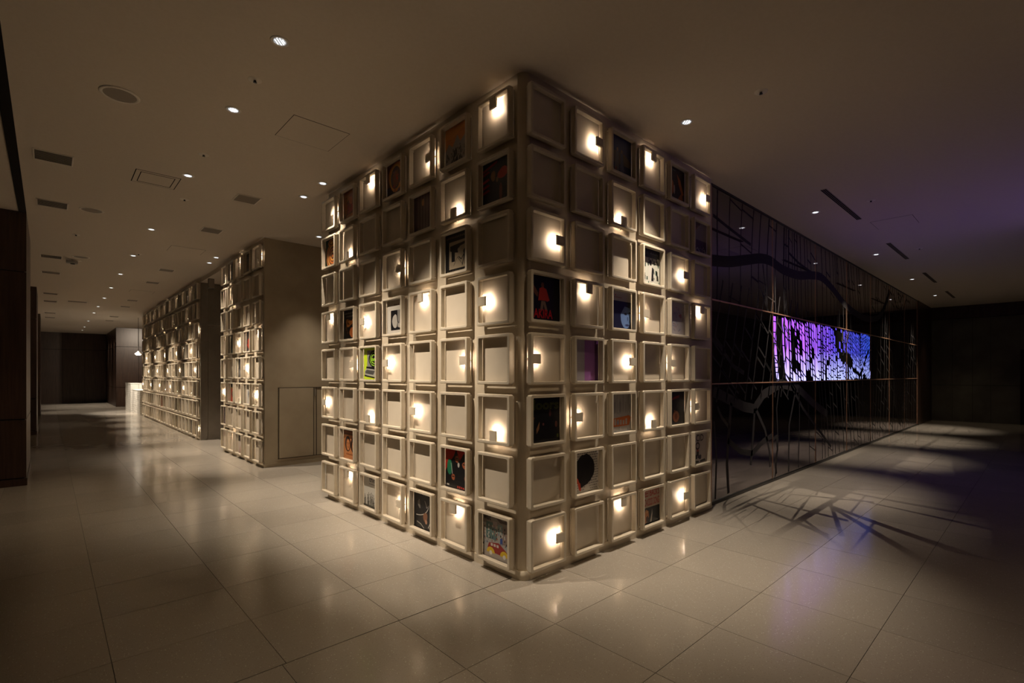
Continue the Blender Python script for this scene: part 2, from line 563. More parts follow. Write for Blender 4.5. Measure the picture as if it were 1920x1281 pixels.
column(lambda z: 0.02 + 0.13 * (1 - z / 0.89) ** 2.2, 0.085, 0.05, 0.17, 0.0, 0.014)
column(lambda z: 0.33 + 0.18 * (1 - z / 0.89) ** 2.2, 0.055, 0.16, 0.4, 0.0, 0.014)
xx = 0.46
while xx < 1.75:
    w_ = rs.choice([0.05, 0.07, 0.11, 0.15])
    column(lambda z, q=xx: q + 0.09 * (1 - z / 0.89) - 0.02, w_, 0.05 if w_ < 0.1 else 0.12, 0.16 if w_ < 0.1 else 0.34, -0.45, 0.026)
    xx += w_ + rs.choice([0.024, 0.03, 0.045, 0.07])
while xx < 3.55:
    w_ = rs.choice([0.028, 0.04, 0.055, 0.075])
    column(lambda z, q=xx: q + 0.03 * (1 - z / 0.89), w_, 0.035, 0.17, rs.choice([-0.3, -0.2, -0.1]), 0.022)
    xx += w_ + rs.choice([0.022, 0.028, 0.038, 0.06])
while xx < 5.25:
    w_ = rs.choice([0.035, 0.05, 0.065])
    sl_ = -0.75 if xx < 4.45 else 0.8
    column(lambda z, q=xx: q + (0.05 if q > 4.45 else -0.03) * (z / 0.89), w_, 0.04, 0.11, sl_, 0.026)
    xx += w_ + rs.choice([0.026, 0.034, 0.045])
link('picture', to_mesh('picture', SB, M['screen']), vs_)['kind'] = 'stuff'
box('screen_casing', 0, 5.29, 0.007, 0.06, 0.0, 0.89, M['void'], vs_)

# printed street map over the glass
rnd = random.Random(11)
PB = bmesh.new()


def ribbon(pts, w, y=PY - 0.0012):
    """flat printed stripe along pts (x,z)"""
    n = len(pts)
    left, right = [], []
    for i, (x, z) in enumerate(pts):
        ax, az = pts[max(0, i - 1)]; bx, bz = pts[min(n - 1, i + 1)]
        dx, dz = bx - ax, bz - az
        l = math.hypot(dx, dz) or 1
        nx, nz = -dz / l, dx / l
        ww = w[i] if isinstance(w, (list, tuple)) else w
        left.append((x + nx * ww / 2, z + nz * ww / 2)); right.append((x - nx * ww / 2, z - nz * ww / 2))
    for i in range(n - 1):
        q = [left[i], left[i + 1], right[i + 1], right[i]]
        if all(SEAMX[0] <= p[0] <= SEAMX[-1] and 0.036 <= p[1] <= 3.43 for p in q):
            PB.faces.new([PB.verts.new((p[0], y, p[1])) for p in q])


def lerp(a, b, t):
    return a + (b - a) * t


def street_x(s, z):
    """x of the long street number s at height z; streets fan out and bend"""
    base = 2.5 + s
    lean = 0.30 * math.sin(base * 0.55 + 0.6) + 0.10 * math.sin(base * 1.9)
    x = base + lean * (z - 1.75) * 0.55 + 0.05 * math.sin(z * 2.3 + base)
    return x


def long_streets(z0, z1, x0, x1, sp0, sp1, w0, w1, cross0, cross1, slope, keep=1.0):
    s = x0 - 2.5 - 1.0
    S = []
    while s < x1 - 2.5 + 1.0:
        S.append(s)
        s += rnd.uniform(sp0, sp1)
    for s in S:
        if rnd.random() > keep:
            continue
        pts = []
        k = 0
        while True:
            z = z0 + k * 0.12
            z = min(z, z1)
            pts.append((street_x(s, z), z))
            if z >= z1:
                break
            k += 1
        pts = [p for p in pts if x0 <= p[0] <= x1]
        if len(pts) > 1:
            ribbon(pts, rnd.uniform(w0, w1))
    for a, b in zip(S, S[1:]):
        z = z0 + rnd.uniform(0, cross1)
        while z < z1:
            xa, xb = street_x(a, z), street_x(b, z)
            dz = -(xb - xa) * slope + rnd.uniform(-0.02, 0.02)
            if x0 <= xa and xb <= x1 and z0 <= z + dz <= z1 and rnd.random() < 0.8:
                ribbon([(xa, z), (xb, z + dz)], rnd.uniform(w0, w1) * 0.8)
            z += rnd.uniform(cross0, cross1)


# a few printed roads cross the screen; under the downlight they show pale
for pts, w in (([(7.86, 2.2), (7.90, 2.08), (7.84, 1.98)], 0.09), ([(8.26, 2.2), (8.2, 2.05), (8.12, 1.9), (8.16, 1.76)], 0.06), ([(8.42, 2.12), (8.47, 1.97), (8.5, 1.86)], 0.03),
               ([(8.34, 2.2), (8.1, 1.9), (7.9, 1.74)], 0.025), ([(8.02, 1.9), (7.97, 1.98), (8.02, 2.06)], 0.04), ([(6.6, 2.2), (6.9, 1.31)], 0.018), ([(5.3, 2.2), (5.6, 1.31)], 0.02)):
    ribbon(pts, w)
# V-shaped nested streets at the right of the screen and the far panels
for cx, z0, z1, w, n in ((12.9, 0.2, 2.1, 0.03, 20), (12.9, 1.3, 3.4, 0.03, 9)):
    for k in range(n):
        z = lerp(z0, z1, k / n)
        d = 0.30 + 0.02 * k if cx < 10 else 0.75
        pts = [(cx - d, z + d * 0.8), (cx - d * 0.4, z + d * 0.28), (cx, z), (cx + d * 0.4, z + d * 0.28), (cx + d, z + d * 0.8)]
        pts = [p for p in pts if p[1] < z1]
        if len(pts) > 1:
            ribbon(pts, w)
# looser streets elsewhere on the wall
long_streets(2.22, 3.42, 2.87, 5.2, 0.20, 0.42, 0.014, 0.030, 0.3, 0.9, 0.15)
long_streets(2.22, 3.42, 5.0, 9.9, 0.09, 0.26, 0.012, 0.026, 0.5, 1.6, 0.35)
long_streets(2.22, 3.42, 9.9, 15.2, 0.14, 0.34, 0.014, 0.035, 0.3, 0.8, 0.3)
long_streets(1.31, 2.20, 9.95, 15.2, 0.2, 0.4, 0.016, 0.03, 0.2, 0.5, 0.4)
long_streets(0.05, 1.29, 6.0, 15.2, 0.14, 0.38, 0.014, 0.034, 0.35, 0.9, 0.4)
# middle-left panel: slanted parallels
for k in range(11):
    x = 2.75 + k * 0.24 + rnd.uniform(-0.04, 0.04)
    ribbon([(lerp(x, x + 0.42, t), lerp(1.1, 2.45, t)) for t in (0, .25, .5, .75, 1)], rnd.uniform(0.020, 0.030))
    for q in range(3):
        z = rnd.uniform(1.2, 2.3)
        xx = x + 0.42 * (z - 1.1) / 1.35
        ribbon([(xx, z), (xx + 0.26, z - 0.16)], 0.024)
ribbon([(2.87, 1.78), (3.05, 1.72), (3.4, 1.5), (3.7, 1.42)], 0.05)
# big roads lower left
for pts, w in (([(2.9, 1.22), (3.3, 1.12), (3.7, 1.02), (4.0, 0.98), (4.3, 1.15), (4.9, 1.28), (5.6, 1.2), (6.3, 0.95), (7.0, 0.75)], 0.12),
               ([(3.35, 1.08), (3.28, 0.7), (3.24, 0.4), (3.28, 0.06)], 0.06), ([(4.02, 0.98), (3.96, 0.6), (3.9, 0.3)], 0.055),
               ([(4.05, 0.98), (4.35, 0.7), (4.5, 0.4), (4.52, 0.2)], 0.05), ([(3.26, 0.66), (3.6, 0.50), (3.95, 0.44), (4.3, 0.56), (4.6, 0.6)], 0.07),
               ([(3.3, 0.8), (3.1, 0.93), (3.0, 1.05)], 0.04), ([(2.95, 0.05), (2.98, 0.5), (2.92, 0.9)], 0.035),
               ([(5.3, 1.25), (5.8, 0.9), (6.6, 0.5), (7.2, 0.2)], 0.05), ([(4.7, 0.05), (4.8, 0.5), (4.75, 0.95), (4.85, 1.25)], 0.03),
               ([(5.2, 0.05), (5.22, 0.7), (5.5, 1.2)], 0.05), ([(5.6, 0.05), (5.65, 0.8), (5.62, 1.2)], 0.03),
               ([(4.62, 0.55), (4.75, 0.58), (4.78, 0.4), (4.7, 0.25), (4.74, 0.08)], 0.05)):
    sm = []
    for a, b in zip(pts, pts[1:]):
        for t in (0, 0.25, 0.5, 0.75):
            sm.append((lerp(a[0], b[0], t), lerp(a[1], b[1], t)))
    sm.append(pts[-1])
    ribbon(sm, w)
# the river across the top panels
riv = [(2.87, 2.63), (3.3, 2.68), (3.8, 2.78), (4.2, 2.86), (4.55, 2.88), (5.0, 2.83), (5.6, 2.84), (6.2, 2.92), (6.7, 2.95), (7.3, 2.84), (8.0, 2.66), (8.8, 2.55), (9.7, 2.52), (10.6, 2.62), (11.2, 2.9), (11.7, 3.3)]
sm = []
for i in range(len(riv) - 1):
    p0 = riv[max(0, i - 1)]; p1 = riv[i]; p2 = riv[i + 1]; p3 = riv[min(len(riv) - 1, i + 2)]
    for t in (0, 0.2, 0.4, 0.6, 0.8):
        sm.append(tuple(0.5 * (2 * p1[c] + (p2[c] - p0[c]) * t + (2 * p0[c] - 5 * p1[c] + 4 * p2[c] - p3[c]) * t * t + (3 * p1[c] - p0[c] - 3 * p2[c] + p3[c]) * t ** 3) for c in (0, 1)))
sm.append(riv[-1])
ribbon(sm, 0.125, PY - 0.0016)
ribbon([(2.9, 3.12), (3.3, 3.06), (3.9, 2.98)], 0.035)
ribbon([(5.2, 3.1), (5.6, 3.02), (6.3, 2.95)], 0.035)
ribbon([(4.2, 2.5), (4.45, 2.22)], 0.03); ribbon([(4.28, 2.8), (4.42, 2.22)], 0.03)
link('map_print', to_mesh('map_print', PB, M['print']), gw)['kind'] = 'stuff'

# beyond the glass: stub wall and end wall
struct(box('wall_right_stub', 15.30, 17.6, 0.03, 0.3, 0, H, M['wood']))
ew = struct(box('wall_end_right', 17.62, 17.8, -5.6, 0.3, 0, H, M['dark']))
ys = [0.03, -0.45, -0.90, -1.29, -1.89]
for i in range(4):
    for a, b in ((0.0, 1.085), (1.09, 3.08)):
        box('wall_panel', 17.60, 17.62, ys[i + 1] + 0.003, ys[i] - 0.003, a, b - 0.004, M['endwall'], ew)
box('header', 17.585, 17.62, -5.6, 0.03, 3.09, H, M['wood'], ew)
box('wall_panel', 17.60, 17.62, -5.5, -1.89, 2.10, 3.08, M['endwall'], ew)
box('wall_panel', 17.60, 17.62, -5.5, -3.1, 0.0, 2.09, M['endwall'], ew)
# the opposite wall (seen only as a reflection in the glass)
wo = struct(box('wall_opposite', -6.2, 18.0, -5.6, -4.93, 0, H, M['dark']))
x = -6.0
while x < 17:
    wdt = 1.5
    if (int((x + 6) / 1.6) % 4) != 2:
        box('wall_panel', x, x + wdt, -4.93, -4.88, 0, 2.6, M['beige_dark'], wo)
        box('wall_panel', x, x + wdt, -4.93, -4.88, 2.62, H, M['beige_dark'], wo)
    x += 1.6

# ------------------------------------------------------------------ display frames
FW, FB = 0.3526, 0.0222
FI = FW - 2 * FB
ZTOP = 3.3637
PV = 0.42


def rloop(w, r, n=3):
    h = w / 2
    out = []
    for cx, cz, a0 in ((h - r, h - r, 0), (-h + r, h - r, 90), (-h + r, -h + r, 180), (h - r, -h + r, 270)):
        for k in range(n + 1):
            a = R(a0 + 90 * k / n)
            out.append((cx + r * math.cos(a), cz + r * math.sin(a)))
    return out


def border_mesh():
    bm = bmesh.new()
    loops = []
    for w, r, y in ((FW, 0.014, -0.030), (FW, 0.014, -0.0625), (FW - 0.003, 0.013, -0.0657), (FW - 0.009, 0.012, -0.067), (FI + 0.007, 0.011, -0.067), (FI + 0.002, 0.009, -0.0657), (FI, 0.008, -0.0625), (FI, 0.008, -0.030)):
        loops.append([bm.verts.new((x, y, z)) for x, z in rloop(w, r)])
    m = len(loops)
    n = len(loops[0])
    for i in range(m):
        a, b = loops[i], loops[(i + 1) % m]
        for k in range(n):
            bm.faces.new((a[k], a[(k + 1) % n], b[(k + 1) % n], b[k]))
    return to_mesh('frame_border', bm, M['frame'])


def panel_mesh():
    bm = bmesh.new()
    h = FW / 2 - 0.012
    bm_box(bm, -h, h, -0.016, -0.008, -h, h)
    # stand-off pegs carry panel and border on the wall
    for sx in (-1, 1):
        for sz in (-1, 1):
            bm_box(bm, sx * (h - 0.014) - 0.004, sx * (h - 0.014) + 0.004, -0.008, 0.0, sz * (h - 0.014) - 0.004, sz * (h - 0.014) + 0.004)
            bm_box(bm, sx * (h + 0.002) - 0.003, sx * (h + 0.002) + 0.003, -0.0305, -0.016, sz * (h - 0.014) - 0.003, sz * (h - 0.014) + 0.003)
    return to_mesh('backing_panel', bm, M['panel'])


def lamp_mesh(side):
    """block lamp at the middle of one edge of the opening"""
    bm = bmesh.new(); bl = bmesh.new()
    ln, wd = 0.072, 0.066
    e = FI / 2
    def rect(bmx, a0, a1, b0, b1, y0, y1):
        # a: outward axis, b: along the edge
        if side == 'R': bm_box(bmx, a0, a1, y0, y1, b0, b1)
        if side == 'L': bm_box(bmx, -a1, -a0, y0, y1, b0, b1)
        if side == 'T': bm_box(bmx, b0, b1, y0, y1, a0, a1)
        if side == 'B': bm_box(bmx, b0, b1, y0, y1, -a1, -a0)
    rect(bm, e - ln, e + 0.002, -wd / 2, wd / 2, -0.0655, -0.050)
    rect(bm, e + 0.004, FW / 2 + 0.006, -0.004, 0.004, -0.031, -0.018)
    rect(bl, e - ln + 0.002, e - ln + 0.022, -wd / 2 + 0.009, wd / 2 - 0.009, -0.0492, -0.0485)
    bs = bmesh.new()  # hidden glowing strips added for the light leaking behind the border
    rect(bs, e + 0.003, e + 0.011, -0.055, -0.006, -0.0298, -0.0290)
    rect(bs, e + 0.003, e + 0.011, 0.006, 0.055, -0.0298, -0.0290)
    SLIT[side] = to_mesh('leak_strip', bs, M['slit'])
    return to_mesh('lamp_block', bm, M['frame'], 0.0012), to_mesh('led_plate', bl, M['led'])


BORDER, PANEL = border_mesh(), panel_mesh()
SLIT = {}
LAMP = {s: lamp_mesh(s) for s in 'TBLR'}
SIDE = {'T': 'top', 'B': 'bottom', 'L': 'left', 'R': 'right'}
# ---- printed sleeves: every shape is flat ink on the card, in layers
class Ink:
    def __init__(self, bg):
        self.v, self.f, self.c = [], [], []
        self.k = 0
        self.S = 0.315
        self.rect(0, 0, 1, 1, bg)

    def poly(self, pts, col):
        y = -0.0041 - 0.00004 * self.k
        self.k += 1
        b = len(self.v)
        for u, w in pts:
            u = min(1, max(0, u)); w = min(1, max(0, w))
            self.v.append(((u - 0.5) * self.S, y, (w - 0.5) * self.S))
        self.f.append(tuple(range(b, b + len(pts)))); self.c.append(col)

    def rect(self, u0, v0, u1, v1, col):
        self.poly([(u0, v0), (u1, v0), (u1, v1), (u0, v1)], col)

    def ell(self, u, v, a, b, col, n=14, rot=0.0, wob=0.0, seed=0):
        r = random.Random(seed)
        ph = r.uniform(0, 6)
        pts = []
        for k in range(n):
            t = 2 * PI * k / n
            q = 1 + wob * math.sin(3 * t + ph) + wob * r.uniform(-0.6, 0.6)
            x, y = a * math.cos(t) * q, b * math.sin(t) * q
            pts.append((u + x * math.cos(rot) - y * math.sin(rot), v + x * math.sin(rot) + y * math.cos(rot)))
        self.poly(pts, col)

    def line(self, pts, w, col):
        for (x0, y0), (x1, y1) in zip(pts, pts[1:]):
            l = math.hypot(x1 - x0, y1 - y0) or 1
            nx, ny = -(y1 - y0) / l * w / 2, (x1 - x0) / l * w / 2
            self.poly([(x0 + nx, y0 + ny), (x1 + nx, y1 + ny), (x1 - nx, y1 - ny), (x0 - nx, y0 - ny)], col)
            self.k -= 1
        self.k += 1

    def specks(self, n, box_, size, cols, seed=1, asp=1.0):
        r = random.Random(seed)
        for _ in range(n):
            u = r.uniform(box_[0], box_[2]); v = r.uniform(box_[1], box_[3]); s = size * r.uniform(0.5, 1.4)
            self.poly([(u - s, v - s * asp), (u + s, v - s * asp * 0.8), (u + s * 0.8, v + s * asp), (u - s, v + s * asp)], r.choice(cols))
            self.k -= 1
        self.k += 1

    def text(self, s, u, v, h, w, col, outline=False):
        """text starting at u, baseline v, cap height h, stretched to width w"""
        cu = bpy.data.curves.new('t', 'FONT'); cu.body = s; cu.size = 1.0
        if outline:
            cu.fill_mode = 'NONE'; cu.bevel_depth = 0.022; cu.bevel_resolution = 0
        else:
            cu.offset = 0.02
        cu.resolution_u = 2
        o = bpy.data.objects.new('t', cu); COL.objects.link(o)
        dg = bpy.context.evaluated_depsgraph_get()
        me = o.evaluated_get(dg).to_mesh()
        xs = [q.co.x for q in me.vertices]; ys_ = [q.co.y for q in me.vertices]
        if xs:
            x0, x1, y0, y1 = min(xs), max(xs), min(ys_), max(ys_)
            y = -0.0041 - 0.00004 * self.k
            self.k += 1
            b = len(self.v)
            for q in me.vertices:
                uu = u + (q.co.x - x0) / (x1 - x0) * w; vv = v + (q.co.y - y0) / (y1 - y0) * h
                self.v.append(((uu - 0.5) * self.S, y - (q.co.z * 0.001 if outline else 0), (vv - 0.5) * self.S))
            for p in me.polygons:
                self.f.append(tuple(b + i for i in p.vertices)); self.c.append(col)
        o.evaluated_get(dg).to_mesh_clear()
        bpy.data.objects.remove(o); bpy.data.curves.remove(cu)

    def bars(self, u, v, h, w, col, n):
        """a line of print too small to read: separate small strokes"""
        r = random.Random(n)
        for k in range(n):
            x = u + w * k / n
            hh = h * r.uniform(0.65, 1.0)
            self.poly([(x, v), (x + w / n * 0.62, v), (x + w / n * 0.62, v + hh), (x, v + hh)], col)
            self.k -= 1
        self.k += 1

    def mesh(self):
        me = bpy.data.meshes.new('printed_cover')
        me.from_pydata(self.v, [], self.f)
        at = me.color_attributes.new('ink', 'FLOAT_COLOR', 'CORNER')
        i = 0
        for p, c in zip(me.polygons, self.c):
            for _ in p.loop_indices:
                at.data[i].color = (*c, 1); i += 1
        # every face looks outward (-Y)
        bm = bmesh.new(); bm.from_mesh(me)
        fl = [f for f in bm.faces if f.normal.y > 0]
        bmesh.ops.reverse_faces(bm, faces=fl)
        bm.to_mesh(me); bm.free()
        me.materials.append(M['ink'])
        return me


K_ = (0.008, 0.008, 0.010); W_ = (0.62, 0.60, 0.56); RD = (0.55, 0.035, 0.02); OR = (0.75, 0.22, 0.04); YL = (0.80, 0.55, 0.04)
BR = (0.16, 0.06, 0.02); SK = (0.50, 0.24, 0.12); GR = (0.30, 0.29, 0.28); DG = (0.07, 0.07, 0.07); NV = (0.02, 0.03, 0.09)


def A_field():
    a = Ink((0.30, 0.27, 0.25))
    a.poly([(0, 0.45), (0.15, 0.62), (0.3, 0.5), (0.5, 0.75), (0.62, 0.55), (0.85, 0.7), (1, 0.55), (1, 1), (0, 1)], (0.62, 0.22, 0.06))
    a.poly([(0, 0.75), (0.3, 0.7), (0.7, 0.85), (1, 0.78), (1, 1), (0, 1)], (0.70, 0.27, 0.05))
    a.specks(60, (0.05, 0.05, 0.95, 0.42), 0.018, [K_, DG, (0.12, 0.09, 0.07)], 3, 1.7)
    a.specks(20, (0.35, 0.1, 0.7, 0.5), 0.025, [K_], 4, 2)
    return a
def A_sun():
    a = Ink((0.16, 0.06, 0.03))
    a.rect(0, 0, 1, 0.35, (0.03, 0.03, 0.07))
    a.ell(0.5, 0.58, 0.40, 0.42, (0.60, 0.20, 0.05), 20, wob=0.06, seed=2)
    a.ell(0.5, 0.56, 0.33, 0.38, (0.72, 0.36, 0.08), 18)
    a.ell(0.5, 0.55, 0.28, 0.33, (0.05, 0.03, 0.05), 16)
    a.ell(0.5, 0.52, 0.17, 0.24, (0.22, 0.08, 0.05), 14)
    a.specks(22, (0.3, 0.1, 0.7, 0.75), 0.03, [RD, (0.1, 0.05, 0.16), BR, (0.35, 0.1, 0.05)], 5)
    return a
def A_rust():
    a = Ink((0.32, 0.10, 0.03))
    a.poly([(0.2, 0.2), (0.35, 0.6), (0.5, 0.85), (0.65, 0.6), (0.8, 0.2)], (0.14, 0.03, 0.02))
    a.ell(0.5, 0.6, 0.15, 0.2, (0.45, 0.12, 0.04), wob=.1)
    a.ell(0.5, 0.4, 0.25, 0.15, (0.30, 0.02, 0.02), wob=.15, seed=3)
    a.specks(26, (0.1, 0.05, 0.9, 0.9), 0.04, [(0.42, 0.14, 0.04), (0.2, 0.02, 0.02), BR], 8)
    return a
def A_redband():
    a = Ink(K_)
    a.poly([(0, 0.86), (0.5, 0.98), (0.5, 0.93), (0, 0.8)], (0.30, 0.01, 0.01))
    a.ell(0.68, 0.66, 0.17, 0.12, (0.42, 0.03, 0.02), wob=.08, rot=.3)
    a.ell(0.36, 0.66, 0.08, 0.12, (0.26, 0.12, 0.04), wob=.1)
    for v in (0.72, 0.55, 0.42, 0.3):
        a.poly([(0, v), (0.25, v + 0.05), (0.2, v + 0.1), (0, v + 0.06)], (0.30, 0.01, 0.01))
    a.ell(0.62, 0.25, 0.05, 0.2, (0.16, 0.03, 0.02)); a.ell(0.5, 0.55, 0.04, 0.06, (0.24, 0.13, 0.06))
    return a
def A_violet():
    a = Ink((0.09, 0.05, 0.07))
    for k in range(7):
        a.rect(0.06 + k * 0.14, 0, 0.11 + k * 0.14, 1, random.Random(k).choice([(0.17, 0.11, 0.12), (0.05, 0.04, 0.07), (0.13, 0.07, 0.10)]))
    a.ell(0.45, 0.8, 0.06, 0.1, SK); a.rect(0.8, 0, 1, 1, K_)
    return a
def A_swirl():
    a = Ink((0.02, 0.05, 0.03))
    cols = [(0.72, 0.22, 0.03), (0.20, 0.04, 0.02), (0.80, 0.42, 0.05), (0.10, 0.02, 0.02)]
    for k in range(9):
        a.ell(0.58, 0.38, 0.52 * (1 - k * 0.11), 0.50 * (1 - k * 0.11), cols[k % 4], 24)
    for k in range(3):
        a.ell(0.5, 0.86, 0.3 - 0.09 * k, 0.12 - 0.035 * k, cols[k], 16)
    return a
def A_pistol():
    a = Ink(K_)
    a.rect(0.16, 0.12, 0.92, 0.80, (0.34, 0.28, 0.20))
    a.bars(0.05, 0.88, 0.06, 0.9, (0.16, 0.12, 0.08), 13); a.bars(0.08, 0.035, 0.05, 0.84, (0.15, 0.12, 0.08), 15)
    a.poly([(0.2, 0.58), (0.2, 0.7), (0.8, 0.74), (0.8, 0.68), (0.6, 0.65), (0.52, 0.5), (0.4, 0.52), (0.4, 0.3), (0.26, 0.3), (0.26, 0.56)], K_)
    a.ell(0.56, 0.57, 0.05, 0.05, (0.34, 0.28, 0.20)); a.ell(0.8, 0.5, 0.06, 0.06, K_)
    a.line([(0.78, 0.45), (0.66, 0.32), (0.55, 0.4)], 0.025, K_); a.line([(0.8, 0.45), (0.8, 0.18)], 0.03, K_)
    a.line([(0.78, 0.42), (0.7, 0.17)], 0.03, K_); a.line([(0.35, 0.2), (0.5, 0.4), (0.7, 0.2)], 0.012, K_)
    return a
def A_whitephoto():
    a = Ink((0.55, 0.52, 0.47))
    a.bars(0.4, 0.84, 0.05, 0.3, (0.2, 0.12, 0.1), 6)
    a.rect(0.22, 0.12, 0.82, 0.7, K_)
    a.rect(0.6, 0.2, 0.82, 0.7, (0.22, 0.21, 0.20)); a.ell(0.45, 0.38, 0.15, 0.20, (0.42, 0.40, 0.37), wob=.08)
    a.line([(0.55, 0.7), (0.6, 0.4), (0.72, 0.25)], 0.03, K_); a.ell(0.7, 0.25, 0.06, 0.07, (0.35, 0.33, 0.3))
    return a
def A_blackorange():
    a = Ink(K_)
    a.bars(0.1, 0.86, 0.06, 0.8, (0.4, 0.36, 0.3), 9); a.bars(0.2, 0.76, 0.05, 0.6, (0.35, 0.3, 0.26), 8)
    a.ell(0.42, 0.56, 0.26, 0.13, (0.40, 0.14, 0.03), wob=.2, seed=4); a.ell(0.6, 0.24, 0.14, 0.17, (0.42, 0.13, 0.04), wob=.12, seed=6)
    a.specks(12, (0.2, 0.1, 0.8, 0.7), 0.03, [BR, (0.5, 0.2, 0.06), K_], 9)
    return a
def A_lime():
    a = Ink((0.55, 0.75, 0.02))
    a.rect(0.22, 0.30, 1, 0.92, (0.24, 0.24, 0.24))
    a.ell(0.66, 0.65, 0.34, 0.27, K_, 20)
    for r_ in (0.2, 0.13):
        pts = [(0.66 + r_ * 1.2 * math.cos(t) + 0.02 * math.sin(5 * t), 0.64 + r_ * math.sin(t) + 0.02 * math.cos(7 * t)) for t in [2 * PI * k / 24 for k in range(25)]]
        a.line(pts, 0.02, (0.40, 0.85, 0.04))
    a.bars(0.5, 0.58, 0.12, 0.34, (0.40, 0.85, 0.04), 4)
    a.poly([(0.16, 0.42), (1, 0.38), (1, 0.30), (0.16, 0.36)], K_)
    a.poly([(0.05, 0.28), (0.2, 0.36), (1, 0.28), (1, 0.06), (0.05, 0.16)], (0.42, 0.42, 0.40))
    a.poly([(0.1, 0.27), (0.2, 0.32), (0.72, 0.27), (0.62, 0.15), (0.1, 0.2)], DG)
    a.poly([(0.78, 0.28), (0.95, 0.27), (0.9, 0.13), (0.76, 0.15)], DG)
    a.poly([(0.05, 0.16), (0.9, 0.06), (0.9, 0.02), (0.05, 0.11)], K_)
    return a
def A_redblack():
    a = Ink((0.40, 0.02, 0.015))
    a.poly([(0, 0), (1, 0), (1, 0.8), (0.75, 0.9), (0.6, 0.7), (0.45, 0.98), (0.35, 0.8), (0.15, 0.6), (0, 0.4)], K_)
    for u, v, s in ((0.48, 0.74, 0.08), (0.78, 0.62, 0.08), (0.33, 0.28, 0.07), (0.85, 0.3, 0.07)):
        a.ell(u, v, s, s * 1.1, (0.32, 0.09, 0.04), wob=.1); a.rect(u - s * .7, v, u + s * .7, v + s * .35, K_)
    a.ell(0.18, 0.52, 0.11, 0.2, (0.02, 0.16, 0.08)); a.line([(0.24, 0.62), (0.3, 0.35)], 0.015, (0.5, 0.5, 0.48))
    a.ell(0.55, 0.6, 0.04, 0.06, (0.5, 0.48, 0.46)); a.bars(0.5, 0.03, 0.06, 0.45, (0.45, 0.03, 0.02), 6)
    a.rect(0.06, 0.05, 0.16, 0.09, (0.5, 0.48, 0.45))
    return a
def A_faces():
    a = Ink((0.55, 0.22, 0.08))
    a.rect(0, 0.8, 1, 1, BR); a.bars(0.1, 0.86, 0.08, 0.8, (0.3, 0.1, 0.03), 11)
    for u, v in ((0.32, 0.5), (0.75, 0.48)):
        a.ell(u, v, 0.22, 0.26, (0.03, 0.012, 0.01), 18); a.ell(u + 0.02, v - 0.03, 0.13, 0.19, (0.52, 0.20, 0.07), 16)
        a.rect(u - 0.07, v + 0.02, u - 0.01, v + 0.045, K_); a.rect(u + 0.05, v + 0.02, u + 0.11, v + 0.045, K_)
        a.rect(u - 0.03, v - 0.12, u + 0.08, v - 0.1, (0.1, 0.02, 0.01)); a.rect(u + 0.01, v - 0.06, u + 0.035, v + 0.02, (0.2, 0.06, 0.02))
    a.bars(0.2, 0.13, 0.07, 0.62, (0.25, 0.07, 0.02), 13); a.line([(0.1, 0.08), (0.9, 0.05)], 0.01, (0.3, 0.1, 0.03))
    return a
def A_city():
    a = Ink((0.34, 0.33, 0.31))
    a.rect(0, 0.76, 1, 1, (0.24, 0.21, 0.18)); a.poly([(0.4, 0.97), (0.7, 0.9), (1, 0.95), (1, 0.85), (0.6, 0.84)], (0.07, 0.04, 0.03))
    a.rect(0.12, 0.42, 0.5, 0.80, (0.10, 0.17, 0.16)); a.rect(0.35, 0.68, 0.5, 0.84, (0.36, 0.28, 0.27)); a.rect(0.52, 0.60, 0.68, 0.80, (0.20, 0.28, 0.28))
    a.rect(0.68, 0.38, 1, 0.78, (0.22, 0.17, 0.15)); a.rect(0, 0.38, 0.11, 0.72, (0.30, 0.24, 0.21))
    r = random.Random(5)
    for i in range(7):
        for j in range(4):
            u = 0.06 + i * 0.135; v = 0.44 + j * 0.085
            a.rect(u, v, u + 0.035, v + 0.05, r.choice([K_, (0.45, 0.4, 0.33), (0.5, 0.5, 0.46)])); a.k -= 1
    a.k += 1
    a.specks(70, (0.03, 0.3, 0.97, 0.74), 0.012, [K_, (0.5, 0.46, 0.4), (0.08, 0.12, 0.2), (0.28, 0.10, 0.07)], 12, 1.6)
    a.rect(0.6, 0.38, 0.68, 0.50, (0.03, 0.07, 0.28))
    a.rect(0, 0, 1, 0.14, (0.34, 0.30, 0.27)); a.specks(24, (0.02, 0.2, 0.98, 0.36), 0.018, [K_, (0.3, 0.33, 0.36), (0.12, 0.14, 0.2)], 13)
    a.poly([(0.17, 0.22), (0.22, 0.33), (0.55, 0.38), (0.78, 0.26), (0.9, 0.18), (0.86, 0.11), (0.2, 0.14)], (0.26, 0.02, 0.02))
    for k in range(3): a.rect(0.28 + k * 0.1, 0.27, 0.35 + k * 0.1, 0.33, (0.55, 0.5, 0.46))
    for u in (0.28, 0.74):
        pts = [(u + 0.14 * math.cos(t), 0.11 + 0.13 * math.sin(t)) for t in [PI * k / 10 for k in range(11)]]
        a.poly(pts, (0.62, 0.42, 0.02)); a.ell(u, 0.11, 0.05, 0.05, W_)
    a.text('wait', 0.03, 0.84, 0.12, 0.26, K_)
    return a
